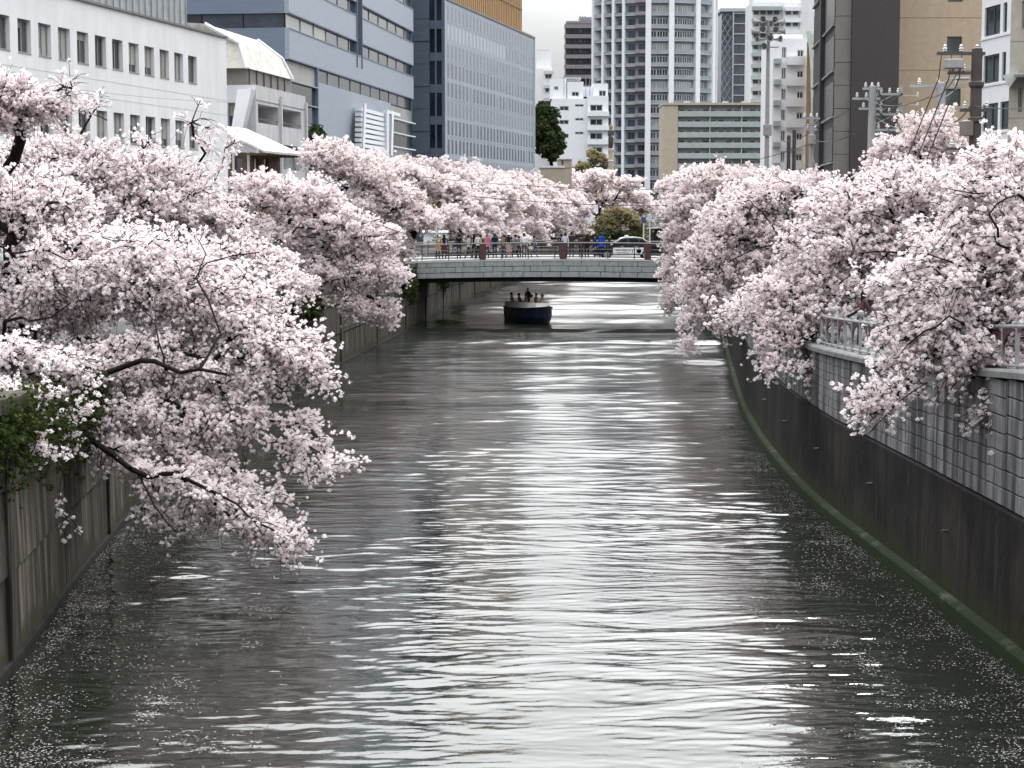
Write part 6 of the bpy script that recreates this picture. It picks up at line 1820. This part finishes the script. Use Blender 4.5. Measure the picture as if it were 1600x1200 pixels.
for s in(-1,1):
    mb=MB(); mb.tube([(-1.16,s*.82,.95),(-.43,s*.715,1.43),(-.15,s*.70,1.50),(.55,s*.70,1.52),(1.06,s*.71,1.46),(1.62,s*.79,1.06)],.036,6); mb.obj('roof_rail',M['car_white'],parent=car)
    yk=lambda z: s*(wf(z)+.012)
    for poly in ([(-.92,.98),(-.38,1.37),(.05,1.41),(.05,.98)],[(.11,.98),(.11,1.41),(.52,1.42),(.80,1.38),(.80,.98)],[(.86,.98),(.86,1.36),(1.0,1.38),(1.5,1.02)]):
        mb=MB(); n=len(poly); mb.add([(x,yk(z),z) for x,z in poly]+[(x,yk(z)-s*.02,z) for x,z in poly],[tuple(range(n)),tuple(range(n,2*n))]+[(i,(i+1)%n,n+(i+1)%n,n+i) for i in range(n)]); mb.obj('side_window',M['car_glass'],parent=car)
    # advert panel across the doors
    mb=MB(); yy=s*(wf(.6)+.03); mb.bbox((-.98,min(yy,yy-s*.04),.34),(1.15,max(yy,yy-s*.04),.80),.015); ad=mb.obj('advert_panel',M['car_white'],parent=car)
    yt=yy+s*.004
    for (x0,x1,z0,z1,mk) in ((-.80,-.38,.58,.66,'sign_grey'),(-.32,-.02,.57,.68,'sign_grey'),(.04,.24,.58,.66,'sign_grey'),(-.72,.10,.45,.49,'sign_grey'),(.34,.40,.44,.72,'sign_grey')):
        MB().box((x0,min(yt,yy),z0),(x1,max(yt,yy),z1)).obj('print_line',M[mk],parent=ad)
    mb=MB(); mb.lathe([(.17,0),(.17,.006)],16,(0,0,0),0,Matrix.Translation((.82,yy,.58))@Matrix.Rotation(-s*-PI/2,4,'X')); mb.obj('print_emblem',M['sign_navy'],parent=ad)
    for x in (-.45,.55): MB().bbox((x,min(s*.885,s*.91),.83),(x+.2,max(s*.885,s*.91),.87),.008).obj('door_handle',M['chrome'],parent=car)
    mb=MB(); mb.bbox((-.95,min(s*.86,s*1.04),.98),(-.80,max(s*.86,s*1.04),1.12),.03); mb.obj('wing_mirror',M['car_black'],parent=car)
    for x in (-1.42,1.30):
        Mx=Matrix.Translation((x,s*.80,.32))@Matrix.Rotation(PI/2,4,'X')
        mb=MB(); mb.lathe([(.20,-.10),(.30,-.10),(.32,-.06),(.32,.06),(.30,.10),(.20,.10)],20,(0,0,0),0,Mx); w_=mb.obj('wheel',M['rubber'],parent=car)
        mb=MB(); mb.lathe([(.05,-.108),(.20,-.105),(.20,.105),(.05,.108)],16,(0,0,0),0,Mx); mb.obj('rim',M['chrome'],parent=w_)
    mb=MB(); mb.bbox((-2.285,min(s*.45,s*.80),.58),(-2.15,max(s*.45,s*.80),.74),.03); mb.obj('headlight',M['lamp_clear'],parent=car)
    mb=MB(); mb.bbox((2.16,min(s*.5,s*.82),.66),(2.27,max(s*.5,s*.82),.84),.03); mb.obj('tail_light',M['lamp_red'],parent=car)
for nm,poly in (('windscreen',[(-1.09,.985),(-.47,1.405)]),('rear_window',[(1.10,1.43),(1.67,1.01)])):
    (x0,z0),(x1,z1)=poly; q=.02 if nm!='windscreen' else -.02
    MB().add([(x0+q,-.70,z0+.02),(x0+q,.70,z0+.02),(x1+q,.62,z1+.02),(x1+q,-.62,z1+.02)],[(0,1,2,3)]).obj(nm,M['car_glass'],parent=car)
MB().bbox((-2.30,-.8,.30),(-2.2,.8,.46),.03).obj('front_bumper',M['car_black'],parent=car)
mb=MB(); mb.bbox((-.14,-.20,1.52),(.16,.20,1.66),.05); mb.obj('roof_lamp',M['lamp_clear'],parent=car)
# white board past the left end of the bridge
yb=BY+11; x0=xat(680,yb); gz=zL(yb)
sg=thing('notice_board','white notice board with green lettering lines behind the tan coat','sign',(x0,yb,gz))
w=(xat(698.5,yb)-xat(661.5,yb)); zt=zat(364,yb)-gz; zb=zat(384,yb)-gz
MB().bbox((-w/2,-.06,zb),(w/2,.06,zt),.02).obj('board',M['sign_white'],parent=sg)
for (x0,x1,a,b2,mk) in ((-.10,.26,.60,.72,'sign_green'),(-.14,.34,.34,.50,'sign_green'),(-.36,-.20,.28,.40,'sign_grey')):
    MB().box((x0*w,-.066,zb+(zt-zb)*a),(x1*w,-.061,zb+(zt-zb)*b2)).obj('print_line',M[mk],parent=sg)
for x in (-.4,.4): MB().box((x*w-.05,.062,0),(x*w+.05,.14,zt+.25)).obj('post',M['pole_grey'],parent=sg)
MB().prism([(-.25,zt+.02),(.25,zt+.02),(0,zt+.2)],'x',-w/2-.1,w/2+.1).obj('roof',M['zinc'],parent=sg)
